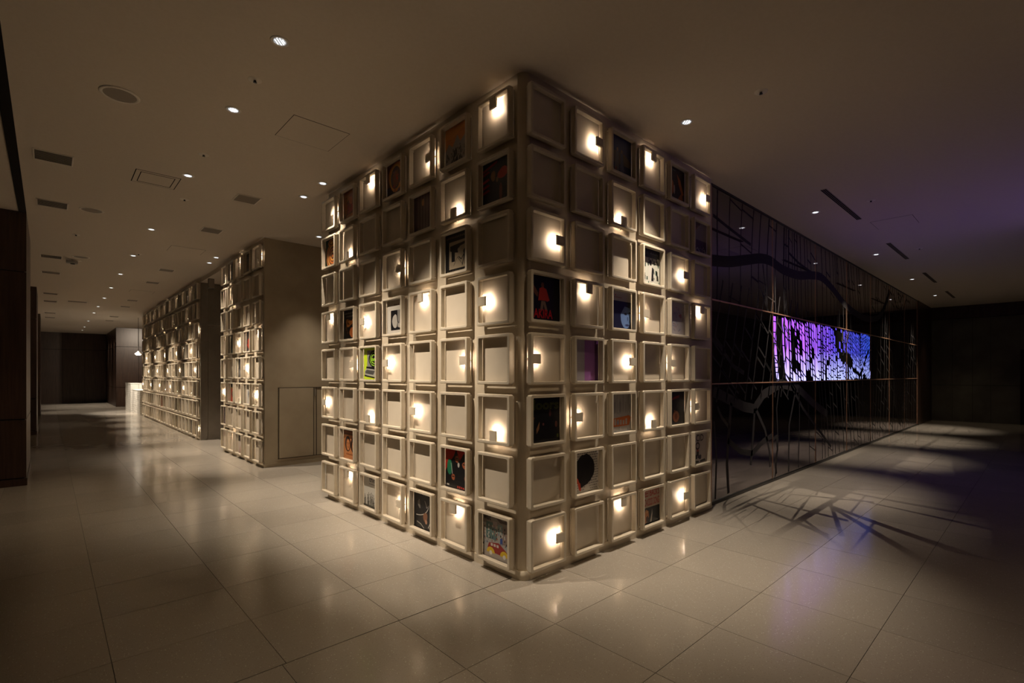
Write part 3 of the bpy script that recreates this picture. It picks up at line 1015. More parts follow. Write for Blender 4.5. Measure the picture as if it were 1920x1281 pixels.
def A_cap():
    a = Ink(K_)
    a.text('J DILLA DONUTS', 0.03, 0.90, 0.07, 0.92, (0.26, 0.24, 0.22))
    pts = [(0.12 + 0.60 * math.sin(t), 0.34 + 0.34 * (1 - math.cos(t))) for t in [R(90) * k / 8 for k in range(9)]]
    a.line(pts, 0.022, (0.45, 0.43, 0.40))
    a.ell(0.26, 0.66, 0.06, 0.12, (0.14, 0.13, 0.12), wob=.25, rot=.2); a.poly([(0.52, 0.78), (0.56, 0.77), (0.68, 0.62), (0.62, 0.58)], (0.2, 0.19, 0.18))
    a.ell(0.56, 0.34, 0.10, 0.13, (0.20, 0.09, 0.05), wob=.1, rot=-.3); a.ell(0.6, 0.22, 0.05, 0.06, (0.42, 0.22, 0.14))
    a.line([(0.15, 0.16), (0.35, 0.12), (0.5, 0.03)], 0.03, (0.3, 0.29, 0.27)); a.line([(0.82, 0.26), (0.7, 0.08)], 0.03, (0.42, 0.4, 0.37)); a.line([(0.75, 0.08), (1, 0.03)], 0.02, (0.4, 0.38, 0.35))
    return a
def A_them():
    a = Ink((0.58, 0.56, 0.51))
    a.text('them', 0.35, 0.80, 0.16, 0.62, (0.04, 0.04, 0.04)); a.bars(0.35, 0.72, 0.03, 0.6, DG, 17)
    r = random.Random(3)
    for k in range(46):
        u = r.uniform(0.02, 0.96); h = r.uniform(0.08, 0.5) ** 1.2
        a.rect(u, 0, u + r.uniform(0.015, 0.03), h, r.choice([(0.05, 0.05, 0.04), (0.12, 0.11, 0.1), (0.3, 0.28, 0.25)])); a.k -= 1
        a.ell(u + 0.01, h + 0.02, 0.016, 0.025, (0.05, 0.05, 0.04), 6); a.k -= 1
    a.k += 1
    a.rect(0, 0, 1, 0.07, (0.05, 0.05, 0.04))
    return a
def A_blueduo():
    a = Ink((0.012, 0.018, 0.055))
    a.rect(0, 0.42, 1, 1, (0.02, 0.03, 0.10)); a.poly([(0, 0.5), (0.3, 0.62), (0.7, 0.6), (1, 0.45), (1, 0.3), (0, 0.3)], (0.07, 0.05, 0.03))
    a.poly([(0.25, 0.1), (0.33, 0.62), (0.43, 0.62), (0.45, 0.1)], (0.10, 0.09, 0.10)); a.poly([(0.5, 0.08), (0.52, 0.6), (0.62, 0.6), (0.68, 0.08)], (0.05, 0.07, 0.13))
    a.ell(0.38, 0.66, 0.04, 0.05, (0.25, 0.14, 0.09)); a.ell(0.57, 0.64, 0.04, 0.05, (0.16, 0.09, 0.06)); a.rect(0.27, 0.05, 0.36, 0.2, (0.16, 0.03, 0.02))
    return a
def A_flames():
    a = Ink(K_)
    for p in ([(0, 0.2), (0.1, 0.75), (0.35, 0.55), (0.4, 0.3), (0.2, 0.1)], [(0.55, 0.85), (0.75, 0.7), (0.95, 0.3), (0.85, 0.25), (0.65, 0.55)], [(0.6, 0.1), (0.85, 0.35), (0.9, 0.12)]):
        a.poly(p, (0.34, 0.09, 0.02))
    a.ell(0.2, 0.5, 0.1, 0.14, (0.55, 0.2, 0.06), wob=.15); a.ell(0.4, 0.35, 0.04, 0.14, (0.4, 0.3, 0.26)); a.bars(0.1, 0.9, 0.05, 0.4, (0.1, 0.14, 0.12), 4)
    return a
def A_hill():
    a = Ink((0.24, 0.20, 0.18))
    a.poly([(0, 0.6), (0.6, 0.95), (0.55, 1), (0, 1)], (0.06, 0.03, 0.03)); a.poly([(0, 0.45), (0.5, 0.9), (0.45, 0.92), (0, 0.5)], (0.20, 0.09, 0.05))
    a.rect(0, 0, 1, 0.45, (0.05, 0.03, 0.06)); a.specks(40, (0.05, 0.02, 0.95, 0.25), 0.03, [(0.42, 0.38, 0.38), (0.06, 0.05, 0.07), (0.3, 0.27, 0.28)], 21)
    a.specks(16, (0.05, 0.25, 0.95, 0.42), 0.04, [(0.10, 0.05, 0.10), (0.03, 0.02, 0.04)], 22)
    return a
def A_comic():
    a = Ink((0.58, 0.58, 0.52))
    a.rect(0, 0.76, 1, 1, (0.015, 0.02, 0.02)); a.rect(0.05, 0.84, 0.42, 0.93, (0.06, 0.07, 0.07)); a.bars(0.5, 0.86, 0.06, 0.42, (0.2, 0.2, 0.18), 8)
    a.specks(46, (0.04, 0.04, 0.96, 0.72), 0.035, [K_, (0.02, 0.05, 0.04), (0.6, 0.6, 0.55), (0.02, 0.08, 0.06)], 31, 1.6)
    a.poly([(0.4, 0.1), (0.45, 0.55), (0.6, 0.55), (0.62, 0.1)], W_); a.ell(0.52, 0.63, 0.07, 0.08, K_, wob=.2)
    a.poly([(0.56, 0.12), (0.6, 0.5), (0.66, 0.5), (0.68, 0.12)], K_)
    return a
def A_redword():
    a = Ink((0.006, 0.006, 0.009))
    a.poly([(0.02, 0.88), (0.1, 0.84), (0.3, 0.62), (0.28, 0.52), (0.2, 0.58), (0.0, 0.78)], (0.14, 0.05, 0.03))
    a.poly([(0.30, 0.45), (0.34, 0.72), (0.44, 0.76), (0.56, 0.72), (0.66, 0.48), (0.58, 0.44), (0.55, 0.46), (0.40, 0.46)], (0.36, 0.03, 0.015))
    a.ell(0.44, 0.80, 0.05, 0.06, (0.20, 0.07, 0.04)); a.poly([(0.36, 0.24), (0.40, 0.45), (0.52, 0.45), (0.60, 0.24), (0.52, 0.24), (0.47, 0.38), (0.44, 0.24)], (0.18, 0.12, 0.09))
    a.text('AKIRA', 0.16, 0.07, 0.20, 0.60, (0.42, 0.012, 0.008)); a.rect(0.34, 0.03, 0.6, 0.045, (0.10, 0.10, 0.07))
    return a
def A_blueface():
    a = Ink((0.45, 0.43, 0.43))
    a.bars(0.28, 0.86, 0.07, 0.05, (0.45, 0.05, 0.06), 1); a.bars(0.24, 0.82, 0.025, 0.34, (0.3, 0.05, 0.06), 9)
    a.rect(0, 0, 1, 0.74, (0.008, 0.010, 0.03))
    a.ell(0.76, 0.36, 0.24, 0.32, (0.12, 0.20, 0.42), 18); a.ell(0.74, 0.42, 0.06, 0.03, K_); a.ell(0.93, 0.46, 0.05, 0.03, K_)
    a.ell(0.84, 0.30, 0.03, 0.06, (0.05, 0.09, 0.2)); a.ell(0.82, 0.13, 0.10, 0.03, (0.03, 0.04, 0.12)); a.poly([(0.5, 0.74), (1, 0.74), (1, 0.58), (0.7, 0.62), (0.52, 0.4)], (0.008, 0.01, 0.03))
    a.poly([(0, 0.2), (0.12, 0.5), (0.18, 0.56), (0.1, 0.25)], (0.20, 0.26, 0.40))
    return a
def A_sketch():
    a = Ink((0.42, 0.39, 0.41))
    r = random.Random(6)
    for k in range(26):
        u, v = r.uniform(0.08, 0.92), r.uniform(0.08, 0.85)
        a.line([(u, v), (u + r.uniform(-.12, .12), v + r.uniform(-.12, .12)), (u + r.uniform(-.12, .12), v + r.uniform(-.1, .14))], 0.012, r.choice([(0.34, 0.12, 0.14), (0.16, 0.18, 0.34), (0.36, 0.2, 0.22)]))
    a.ell(0.2, 0.62, 0.08, 0.06, (0.34, 0.12, 0.13), wob=.2); a.ell(0.75, 0.6, 0.08, 0.06, (0.34, 0.12, 0.13), wob=.2)
    return a
def A_purple():
    a = Ink((0.36, 0.33, 0.36))
    a.rect(0.47, 0, 0.86, 1, (0.34, 0.14, 0.40)); a.rect(0.86, 0, 1, 1, (0.10, 0.03, 0.14))
    return a
def A_doors():
    a = Ink(K_)
    a.text('doors', 0.02, 0.72, 0.22, 0.94, (0.11, 0.13, 0.02), outline=True)
    a.poly([(0, 0), (0.14, 0.08), (0.16, 0.3), (0.10, 0.42), (0.2, 0.56), (0.06, 0.58), (0, 0.48)], (0.16, 0.06, 0.025))
    a.poly([(0.24, 0.3), (0.34, 0.46), (0.33, 0.3), (0.25, 0.2)], (0.24, 0.12, 0.06))
    a.ell(0.68, 0.64, 0.035, 0.08, (0.10, 0.03, 0.03)); a.ell(0.88, 0.38, 0.04, 0.07, (0.13, 0.04, 0.03)); a.ell(0.46, 0.4, 0.03, 0.03, (0.12, 0.04, 0.04))
    a.rect(0.9, 0.08, 0.96, 0.16, (0.08, 0.10, 0.02))
    return a
def A_orangeword():
    a = Ink((0.45, 0.43, 0.42))
    r = random.Random(2)
    for k in range(40):
        u = r.uniform(0, 0.97); a.rect(u, 0.48 + r.uniform(0, .1), u + 0.012, r.uniform(0.7, 1), r.choice([(0.25, 0.23, 0.23), (0.34, 0.32, 0.32)])); a.k -= 1
    a.k += 1
    a.specks(50, (0.02, 0.02, 0.98, 0.5), 0.02, [(0.35, 0.4, 0.4), (0.55, 0.5, 0.5), (0.3, 0.32, 0.33)], 14)
    a.poly([(0.02, 0.14), (0.02, 0.3), (0.12, 0.36), (0.9, 0.42), (0.98, 0.36), (0.9, 0.16)], (0.62, 0.16, 0.04))
    a.bars(0.12, 0.19, 0.17, 0.74, (0.50, 0.46, 0.42), 6); a.ell(0.4, 0.25, 0.06, 0.06, (0.3, 0.33, 0.42))
    return a
def A_pendant():
    a = Ink(K_)
    a.poly([(0.2, 0.72), (0.35, 0.82), (0.7, 0.88), (0.68, 0.8), (0.4, 0.76)], (0.22, 0.02, 0.02))
    a.line([(0.1, 0.6), (0.42, 0.42), (0.6, 0.6)], 0.012, (0.1, 0.05, 0.03)); a.ell(0.5, 0.24, 0.19, 0.17, (0.48, 0.20, 0.10), 16); a.ell(0.5, 0.24, 0.08, 0.09, (0.25, 0.08, 0.04)); a.ell(0.42, 0.4, 0.04, 0.04, (0.3, 0.08, 0.03))
    return a
def A_silhouette():
    a = Ink((0.56, 0.53, 0.49))
    r = random.Random(8)
    for j in range(15):
        u = 0.03
        while u < 0.95:
            w_ = r.uniform(0.03, 0.09); a.rect(u, 0.06 + j * 0.062, u + w_, 0.085 + j * 0.062, (0.22, 0.2, 0.2)); a.k -= 1
            u += w_ + 0.02
    a.k += 1
    pts = []
    for k in range(40):
        t = 2 * PI * k / 40
        q = 1 + 0.05 * r.uniform(-1, 1)
        pts.append((0.48 + 0.36 * math.cos(t) * q, 0.56 + 0.36 * math.sin(t) * q))
    a.poly([(0.25, 0.1), (0.2, 0.3), (0.3, 0.45), (0.36, 0.2), (0.32, 0.04)], (0.55, 0.05, 0.02))
    a.poly(pts, (0.006, 0.004, 0.004)); a.poly([(0.22, 0.35), (0.12, 0.42), (0.16, 0.3), (0.14, 0.25), (0.3, 0.2)], (0.5, 0.06, 0.02)); a.poly([(0.3, 0.4), (0.32, 0.12), (0.6, 0.2), (0.7, 0.35)], (0.006, 0.004, 0.004))
    a.poly([(0.4, 0), (0.5, 0.14), (0.62, 0.16), (0.72, 0)], W_)
    return a
def A_acid():
    a = Ink((0.46, 0.40, 0.38))
    a.text('ACID', 0.10, 0.70, 0.22, 0.72, K_)
    pts = [(0.42 + 0.12 * math.cos(t), 0.56 + 0.10 * math.sin(t)) for t in [2 * PI * k / 14 for k in range(15)]]
    a.line(pts, 0.05, K_); a.ell(0.43, 0.4, 0.08, 0.05, (0.4, 0.05, 0.03)); a.rect(0.36, 0.24, 0.5, 0.38, K_)
    a.ell(0.3, 0.22, 0.12, 0.07, K_, wob=.2); a.ell(0.56, 0.2, 0.12, 0.07, (0.03, 0.03, 0.06), wob=.2)
    a.poly([(0.05, 0.02), (0.1, 0.12), (0.5, 0.08), (0.9, 0.12), (0.95, 0.04)], K_); a.rect(0.2, 0.04, 0.28, 0.1, W_); a.rect(0.5, 0.03, 0.58, 0.1, (0.5, 0.46, 0.5))
    return a
def A_baad():
    a = Ink((0.42, 0.32, 0.25))
    a.rect(0, 0, 1, 0.46, K_)
    a.text("SWEETBACK'S", 0.02, 0.76, 0.20, 0.96, (0.34, 0.015, 0.015)); a.text('BAADASSSSS SONG', 0.02, 0.50, 0.21, 0.96, (0.34, 0.015, 0.015))
    a.poly([(0.18, 0.02), (0.2, 0.3), (0.3, 0.42), (0.42, 0.36), (0.44, 0.2), (0.34, 0.06)], (0.42, 0.17, 0.07)); a.poly([(0.3, 0.05), (0.3, 0.2), (0.4, 0.24), (0.42, 0.14)], (0.04, 0.01, 0.01))
    a.poly([(0.5, 0.04), (0.58, 0.28), (0.6, 0.4), (0.62, 0.26), (0.58, 0.05)], (0.45, 0.42, 0.38)); a.ell(0.35, 0.34, 0.05, 0.03, (0.5, 0.28, 0.12))
    return a
def A_diamond():
    a = Ink((0.56, 0.53, 0.48))
    a.poly([(0.55, 0.05), (0.95, 0.5), (0.55, 0.95), (0.3, 0.5)], (0.02, 0.04, 0.09)); a.poly([(0.55, 0.6), (0.8, 0.6), (0.55, 0.85), (0.45, 0.65)], (0.05, 0.22, 0.36)); a.ell(0.62, 0.42, 0.1, 0.1, (0.6, 0.5, 0.42))
    return a
def A_redtop():
    a = Ink((0.50, 0.06, 0.02))
    a.rect(0, 0.8, 1, 1, (0.03, 0.03, 0.03)); a.rect(0, 0.72, 1, 0.8, (0.5, 0.3, 0.02)); a.ell(0.5, 0.4, 0.25, 0.24, (0.05, 0.01, 0.02), wob=.25)
    return a
def A_script():
    a = Ink((0.56, 0.53, 0.48))
    a.poly([(0.15, 0.2), (0.3, 0.9), (0.85, 0.88), (0.8, 0.7), (0.5, 0.7), (0.75, 0.1), (0.9, 0.12), (0.4, 0.45)], (0.03, 0.03, 0.03))
    a.specks(12, (0.1, 0.1, 0.9, 0.9), 0.05, [(0.03, 0.03, 0.03), (0.5, 0.48, 0.44)], 17, 0.7)
    return a
def A_blush():
    a = Ink((0.52, 0.45, 0.40))
    a.rect(0, 0.62, 1, 1, (0.04, 0.025, 0.02)); a.poly([(0.2, 0), (0.4, 0.4), (0.85, 0.5), (0.8, 0.1)], (0.42, 0.20, 0.16)); a.ell(0.55, 0.35, 0.12, 0.15, (0.5, 0.3, 0.24))
    return a
def plain_art(bg, fg, seed):
    def f():
        a = Ink(bg)
        r = random.Random(seed)
        for k in range(5):
            a.ell(r.uniform(0.2, 0.8), r.uniform(0.15, 0.85), r.uniform(0.08, 0.25), r.uniform(0.06, 0.2), fg[k % len(fg)], 10, wob=0.2, seed=k)
        return a
    return f


# rows from the top; columns counted from the corner. (label of the sleeve, art)
S_L = {
    (1, 2): ('orange sky over a grey field of tiny dark figures', A_field),
    (1, 4): ('dark sleeve with a fiery orange oval around a dark face', A_sun),
    (1, 6): ('rust red and brown sleeve', A_rust),
    (2, 1): ('black sleeve with dim red shapes and one red cap', A_redband),
    (2, 3): ('dark plum sleeve of vertical folds', A_violet),
    (2, 7): ('sleeve of orange and black concentric rings', A_swirl),
    (3, 2): ('black bordered sleeve with a black pistol shape on tan', A_pistol),
    (4, 4): ('off white sleeve around a black and white photo', A_whitephoto),
    (4, 6): ('black sleeve with two orange shapes', A_blackorange),
    (5, 5): ('lime green sleeve showing an old computer', A_lime),
    (7, 2): ('red and black sleeve with dark figures', A_redblack),
    (7, 6): ('orange sleeve with two drawn heads', A_faces),
    (8, 1): ('drawn city crowd sleeve with a red and yellow car', A_city),
    (8, 3): ('black sleeve with the curved white line of a cap brim', A_cap),
    (8, 5): ('white sleeve with black word above a thin crowd', A_them),
}
S_R = {
    (1, 3): ('midnight blue sleeve with two standing figures', A_blueduo),
    (1, 5): ('black sleeve licked by orange flames', A_flames),
    (2, 6): ('brown sleeve with a dark diagonal over pale blocks', A_hill),
    (3, 4): ('black and white comic style sleeve with dark top band', A_comic),
    (4, 1): ('black sleeve with a red coat and big red lettering', A_redword),
    (4, 3): ('grey topped sleeve with a blue tinted face', A_blueface),
    (4, 5): ('pale sleeve scribbled in red and blue', A_sketch),
    (5, 2): ('pale grey sleeve with a purple band', A_purple),
    (6, 1): ('black sleeve with olive outlined lettering above a dim face', A_doors),
    (6, 3): ('grey sleeve with an orange lettered band', A_orangeword),
    (6, 5): ('black sleeve with a copper round pendant', A_pendant),
    (7, 2): ('white text covered sleeve with a black hair silhouette', A_silhouette),
    (7, 6): ('pale sleeve with tall black capital letters', A_acid),
    (8, 4): ('sleeve of dark red lettering above a black photo', A_baad),
}
dk = lambda s, *c: plain_art((0.012, 0.012, 0.014), list(c) or [(0.05, 0.05, 0.06)], s)
S_2 = {
    (1, 2): ('black sleeve with faint blue marks', dk(1, (0.03, 0.04, 0.07))),
    (1, 4): ('black and olive sleeve', dk(2, (0.10, 0.07, 0.02), (0.04, 0.04, 0.04))),
    (3, 5): ('white sleeve with heavy black brush strokes', A_script),
    (4, 2): ('black sleeve with a red streak', dk(3, (0.30, 0.03, 0.015), (0.04, 0.02, 0.02))),
    (4, 4): ('plain dark teal sleeve', plain_art((0.012, 0.02, 0.022), [(0.02, 0.04, 0.045)], 4)),
    (5, 3): ('black sleeve with a pale vertical outline', dk(5, (0.2, 0.19, 0.18), (0.01, 0.01, 0.01))),
    (6, 2): ('white sleeve with a dark blue diamond', A_diamond),
    (6, 4): ('bright red sleeve with a yellow and black top', A_redtop),
    (7, 5): ('dark patchy photo sleeve', plain_art((0.10, 0.07, 0.07), [(0.02, 0.02, 0.02), (0.16, 0.12, 0.12)], 6)),
    (8, 3): ('sleeve with a dark top and blush pink shape', A_blush),
}
S_3 = {
    (1, 1): ('black sleeve', dk(7)), (1, 3): ('black sleeve', dk(8)), (1, 5): ('black sleeve', dk(9)), (1, 9): ('black sleeve with small pale spots', dk(10, (0.3, 0.3, 0.28))),
    (4, 3): ('black sleeve', dk(11)), (4, 5): ('black sleeve', dk(12)), (4, 7): ('black sleeve', dk(13)), (4, 9): ('black sleeve', dk(14)),
    (5, 2): ('dark plum sleeve', plain_art((0.02, 0.012, 0.02), [(0.05, 0.03, 0.05)], 15)),
    (5, 4): ('dark navy sleeve', plain_art((0.010, 0.016, 0.035), [(0.02, 0.05, 0.08)], 16)),
    (5, 6): ('black sleeve', dk(17)), (5, 8): ('black sleeve', dk(18)),
    (6, 1): ('black sleeve with a brown patch', dk(19, (0.12, 0.05, 0.03))),
    (6, 7): ('dark brown sleeve', plain_art((0.04, 0.025, 0.016), [(0.08, 0.05, 0.03)], 20)),
    (6, 9): ('orange sleeve', plain_art((0.50, 0.20, 0.06), [(0.40, 0.14, 0.04), (0.3, 0.1, 0.04)], 21)),
    (7, 3): ('white sleeve with black marks', plain_art((0.5, 0.48, 0.44), [(0.03, 0.03, 0.03)], 22)),
    (7, 6): ('black sleeve', dk(23)), (7, 8): ('black sleeve', dk(24)),
    (7, 11): ('dusty red sleeve', plain_art((0.35, 0.07, 0.06), [(0.25, 0.05, 0.05)], 25)),
    (8, 4): ('half black sleeve', plain_art((0.3, 0.28, 0.25), [(0.02, 0.02, 0.02)], 26)),
    (8, 2): ('grey mottled sleeve', plain_art((0.3, 0.28, 0.26), [(0.05, 0.05, 0.06), (0.4, 0.4, 0.38)], 27)),
}
L_L = {(1, 1): 'T', (1, 3): 'R', (1, 5): 'T', (1, 7): 'R', (2, 2): 'B', (2, 6): 'B', (3, 4): 'R', (4, 1): 'L', (4, 3): 'T', (4, 5): 'L', (4, 7): 'T',
       (5, 2): 'R', (5, 4): 'L', (5, 6): 'R', (6, 1): 'B', (6, 3): 'L', (6, 5): 'B', (6, 7): 'L', (8, 2): 'T', (8, 4): 'R', (8, 6): 'T'}
L_R = {(1, 2): 'R', (1, 4): 'T', (1, 6): 'R', (2, 3): 'B', (3, 1): 'R', (3, 5): 'R', (4, 2): 'T', (4, 4): 'L', (4, 6): 'T', (5, 1): 'L', (5, 3): 'R', (5, 5): 'L',
       (6, 2): 'L', (6, 4): 'B', (6, 6): 'L', (8, 1): 'R', (8, 3): 'T', (8, 5): 'R'}
L_2 = {(1, 1): 'R', (1, 3): 'T', (1, 5): 'R', (2, 4): 'B', (3, 2): 'R', (4, 1): 'T', (4, 3): 'L', (4, 5): 'T', (5, 2): 'L', (5, 4): 'R', (6, 1): 'L', (6, 3): 'B', (6, 5): 'L', (8, 4): 'T', (8, 2): 'R'}
L_3 = {}
for c in range(1, 21):
    if c % 4 == 2: L_3[(1, c)] = 'T'; L_3[(4, c)] = 'L'; L_3[(6, c)] = 'B'
    if c % 4 == 0: L_3[(1, c)] = 'R'; L_3[(4, c)] = 'T'; L_3[(6, c)] = 'L'
    if c % 4 == 3: L_3[(2, c)] = 'B'; L_3[(5, c)] = 'R'
    if c % 4 == 1: L_3[(3, c)] = 'R'; L_3[(5, c)] = 'L'; L_3[(8, c)] = 'R'


def make_wall(ncol, place, rz, lamps, sleeves, where, short, group, colname, detailed=True):
    for row in range(1, 9):
        for c in range(1, ncol + 1):
            z = ZTOP - (row - 1) * PV - FW / 2
            x, y = place(c)
            key = (row, c)
            pos = '%s, %s row down, %s' % (short, ORD[row], colname(c))
            if key in lamps:
                lab = 'lit frame, lamp at %s, %s' % (SIDE[lamps[key]], pos)
            elif key in sleeves:
                lab = 'frame holding sleeve, %s' % pos
            else:
                lab = 'empty cream frame, %s' % pos
            t = thing('display_frame', lab, 'frame', (x, y, z), rz, group)
            link('frame_border', BORDER, t)
            link('backing_panel', PANEL, t)
            if key in lamps:
                a, b = LAMP[lamps[key]]
                lb = link('lamp_block', a, t)
                link('led_plate', b, lb)
                link('leak_strip', SLIT[lamps[key]], lb)['kind'] = 'stuff'
            if key in sleeves:
                nm, fn = sleeves[key]
                s = thing('record_sleeve', '%s, %s' % (nm, pos if short == 'far wall' else short), 'record sleeve', (x, y, z), rz, 'record sleeves in the frames')
                s.location.z = z - 0.0
                off = Matrix.Rotation(rz, 3, 'Z') @ Vector((0, -0.0162, 0))
                s.location = Vector((x, y, z)) + off
                link('card', CARD, s)
                link('printed_cover', fn().mesh(), s)


bm = bmesh.new(); bm_box(bm, -0.1575, 0.1575, -0.004, 0.0, -0.1575, 0.1575)
CARD = to_mesh('card', bm, M['card'])

cn = lambda c: '%s from corner' % ORD[c]
make_wall(7, lambda c: (0.0, 0.0709 + (c - 1) * 0.469 + FW / 2 if c <= 7 else 0), R(-90), L_L, S_L, '', 'left face', 'frames on the near block left face', cn)
make_wall(6, lambda c: (0.0069 + (c - 1) * 0.4506 + FW / 2, 0.0), 0, L_R, S_R, '', 'right face', 'frames on the near block right face', cn)
make_wall(5, lambda c: (W2X - 0.006, 5.625 + (c - 1) * 0.477 + FW / 2), R(-90), L_2, S_2, '', 'middle block', 'frames on the middle block', lambda c: '%s from near edge' % ORD[c])
make_wall(20, lambda c: (W2X, 10.13 + (c - 1) * 0.4265), R(-90), L_3, S_3, '', 'far wall', 'frames on the far wall', lambda c: '%s from near edge' % ORD[c])

# ------------------------------------------------------------------ ceiling fittings
def lathe_mesh(name, prof, m, n=24, smooth=True):
    bm = bmesh.new(); bm_lathe(bm, prof, n)
    return to_mesh(name, bm, m, smooth=smooth)


DL_RING = lathe_mesh('trim_ring', [(0.040, 0.0), (0.040, -0.004), (0.052, -0.005), (0.056, -0.002), (0.056, 0.0)], M['trim_white'])
DL_CONE = lathe_mesh('reflector', [(0.040, -0.0035), (0.034, -0.002), (0.022, -0.0008)], M['reflector'], 16, False)
DL_LENS = lathe_mesh('lens', [(0.037, -0.0028), (0.030, -0.0034), (0.0, -0.0036)], M['lens'])


bm = bmesh.new()
for px_, hw in ((-0.021, 0.022), (-0.004, 0.031), (0.012, 0.029), (0.024, 0.016)):
    bm_box(bm, px_ - 0.0024, px_ + 0.0024, -hw, hw, -0.0044, -0.0038)
DL_HOT = to_mesh('streak_strips', bm, M['lens_hot'])  # glowing bars imitate the light streaks on the reflector facets


def downlight(x, y, lab, group='recessed downlights'):
    t = thing('downlight', lab, 'ceiling light', (x, y, H), 0, group)
    link('trim_ring', DL_RING, t); link('reflector', DL_CONE, t); link('streak_strips', DL_HOT, link('lens', DL_LENS, t), rz=R(-43))
    return t


corr = [(-1.30, 0.82), (-1.295, 1.90), (-1.29, 3.64), (-1.28, 6.23), (-1.275, 8.35), (-1.27, 10.5), (-1.26, 12.68), (-1.25, 14.83), (-1.25, 17.1), (-1.24, 19.2), (-1.23, 22.6), (-1.22, 25.8), (-1.21, 27.9)]
for k, (x, y) in enumerate(corr):
    downlight(x, y, 'bright round downlight in the corridor row, %s from the camera' % ORD[k + 1])
    tx = x + 0.80 if y < 19.5 else x
    if y < 19.5:
        spot('wall_wash_light', (x + 0.01, y, H - 0.02), (0.0, y + 0.1, 0.70), P_WASH * (1.45 if y > 6 else 1.0), 52, 1.0, SOFT, 0.015)
    else:
        spot('corridor_light', (x, y, H - 0.02), (x, y, 0), P_WASH * 0.7, 60, 0.7, SOFT, 0.03)
near = [(-0.187, 2.90, 'small bright downlight close to the near block left face'), (-0.187, 3.45, 'small bright downlight just past the near block corner'),
        (0.606, 4.99, 'bright downlight above the gap before the plaster wall'), (-0.19, 7.53, 'small downlight beside the middle block top, nearer one'), (-0.18, 8.09, 'small downlight beside the middle block top, farther one')]
for x, y, lab in near:
    downlight(x, y, lab)
    spot('edge_light', (x, y, H - 0.02), (x, y, 0), P_NEAR, 62, 0.8, SOFT, 0.02)
for k, (x, y) in enumerate(((1.457, -0.405), (4.762, -0.405), (8.016, -0.41), (11.271, -0.42), (14.5, -0.42))):
    downlight(x, y, 'bright downlight over the glass wall side, %s from the near block' % ORD[k + 1])
    if k == 0:
        spot('glass_side_light', (x, y, H - 0.02), (x - 0.1, y + 0.06, 0.0), P_RIGHT * 1.8, 60, 1.0, SOFT, 0.015)
    else:
        spot('glass_side_light', (x, y, H - 0.02), (x, y + 0.22, 0.9), P_RIGHT * 1.3, 56, 0.9, SOFT, 0.02)
    if k:
        # added lamp behind the glass, stands in for the downlight reflected off it
        spot('reflection_standin_light', (x, 2 * PY + 0.41, H - 0.03), (x - (0.95 if k == 1 else 0.3), -0.18, 0), P_RIGHT * (2.8 if k == 1 else 2.2), 54 if k == 1 else 48, 1.0, SOFT, 0.003)
# added fill lamps without fittings, for light pools on the floor
for x, y, p in ((-0.25, -0.95, 85), (0.9, -2.2, 14), (-2.4, 5.0, 60), (16.2, -0.8, 30), (12.5, -3.6, 12)):
    spot('room_fill', (x, y, H - 0.03), (x, y, 0), p, 80, 0.9, WARM, 0.04)
spot('violet_fill', (6.8, -4.7, 2.3), (5.9, -2.0, H), 55, 95, 1.0, (0.34, 0.20, 1.0), 0.3)  # added unseen lamp that tints the ceiling violet
for y in (26.0, 27.45, 28.75):
    spot('wood_wash_light', (-0.38, y, H - 0.03), (-0.25, y, 0), 90, 40, 0.7, SOFT, 0.03)
spot('desk_fill', (-0.9, 19.6, H - 0.03), (-0.05, 20.6, 0.6), 1000, 55, 0.8, (1, 0.86, 0.7), 0.04)  # added lamp without a fitting, brightens the brick counters
spot('wood_volume_fill', (0.9, 22.0, H - 0.03), (0.5, 25.2, 1.4), 420, 90, 0.9, SOFT, 0.05)  # added lamp that lifts the wood volume at the corridor's end
for y in (8.9, 16.2, 23.6, 29.2):
    spot('recess_light', (-2.3, y, H - 0.03), (-2.6, y, 0), 30, 55, 0.8, SOFT, 0.03)

# sprinklers / sensors
SP = lathe_mesh('cover_plate', [(0.046, 0.0), (0.043, -0.004), (0.012, -0.005), (0.0, -0.005)], M['trim_white'], 18)
SPH = lathe_mesh('sprinkler_head', [(0.009, -0.005), (0.009, -0.014), (0.013, -0.018), (0.0, -0.020)], M['black'], 12)
for x, y, lab in ((-1.29, 1.362, 'round sprinkler between the two nearest corridor downlights'), (-1.283, 2.965, 'white round detector plate short of the third corridor downlight'),
                  (-1.177, 4.491, 'tiny dark sprinkler beyond the third corridor downlight'), (1.446, -0.987, 'dark sprinkler out from the near block right face'),
                  (4.763, -0.986, 'dark sprinkler beside the long slot vent over the glass side'), (8.043, -0.986, 'dark sprinkler beside the second slot vent'),
                  (-2.05, 7.31, 'dark sprinkler near the wood side ceiling edge'), (-1.22, 8.15, 'small dark sprinkler beside the fifth corridor downlight')):
    t = thing('sprinkler', lab, 'sprinkler', (x, y, H), 0, 'ceiling sprinklers')
    link('cover_plate', SP, t); link('sprinkler_head', SPH, t)
# round loudspeakers
SR = lathe_mesh('rim', [(0.098, 0.0), (0.100, -0.006), (0.118, -0.007), (0.124, -0.002), (0.124, 0.0)], M['trim_white'], 32)
SG = lathe_mesh('grille', [(0.100, -0.004), (0.0, -0.0055)], M['grille'], 32)
for x, y, lab in ((-1.961, 2.235, 'large round ceiling loudspeaker nearest the camera'), (-1.95, 5.73, 'second round ceiling loudspeaker beside the wood side vents'), (-1.93, 9.1, 'third round ceiling loudspeaker down the corridor')):
    t = thing('ceiling_speaker', lab, 'loudspeaker', (x, y, H), 0, 'round ceiling loudspeakers')
    link('rim', SR, t); link('grille', SG, t)


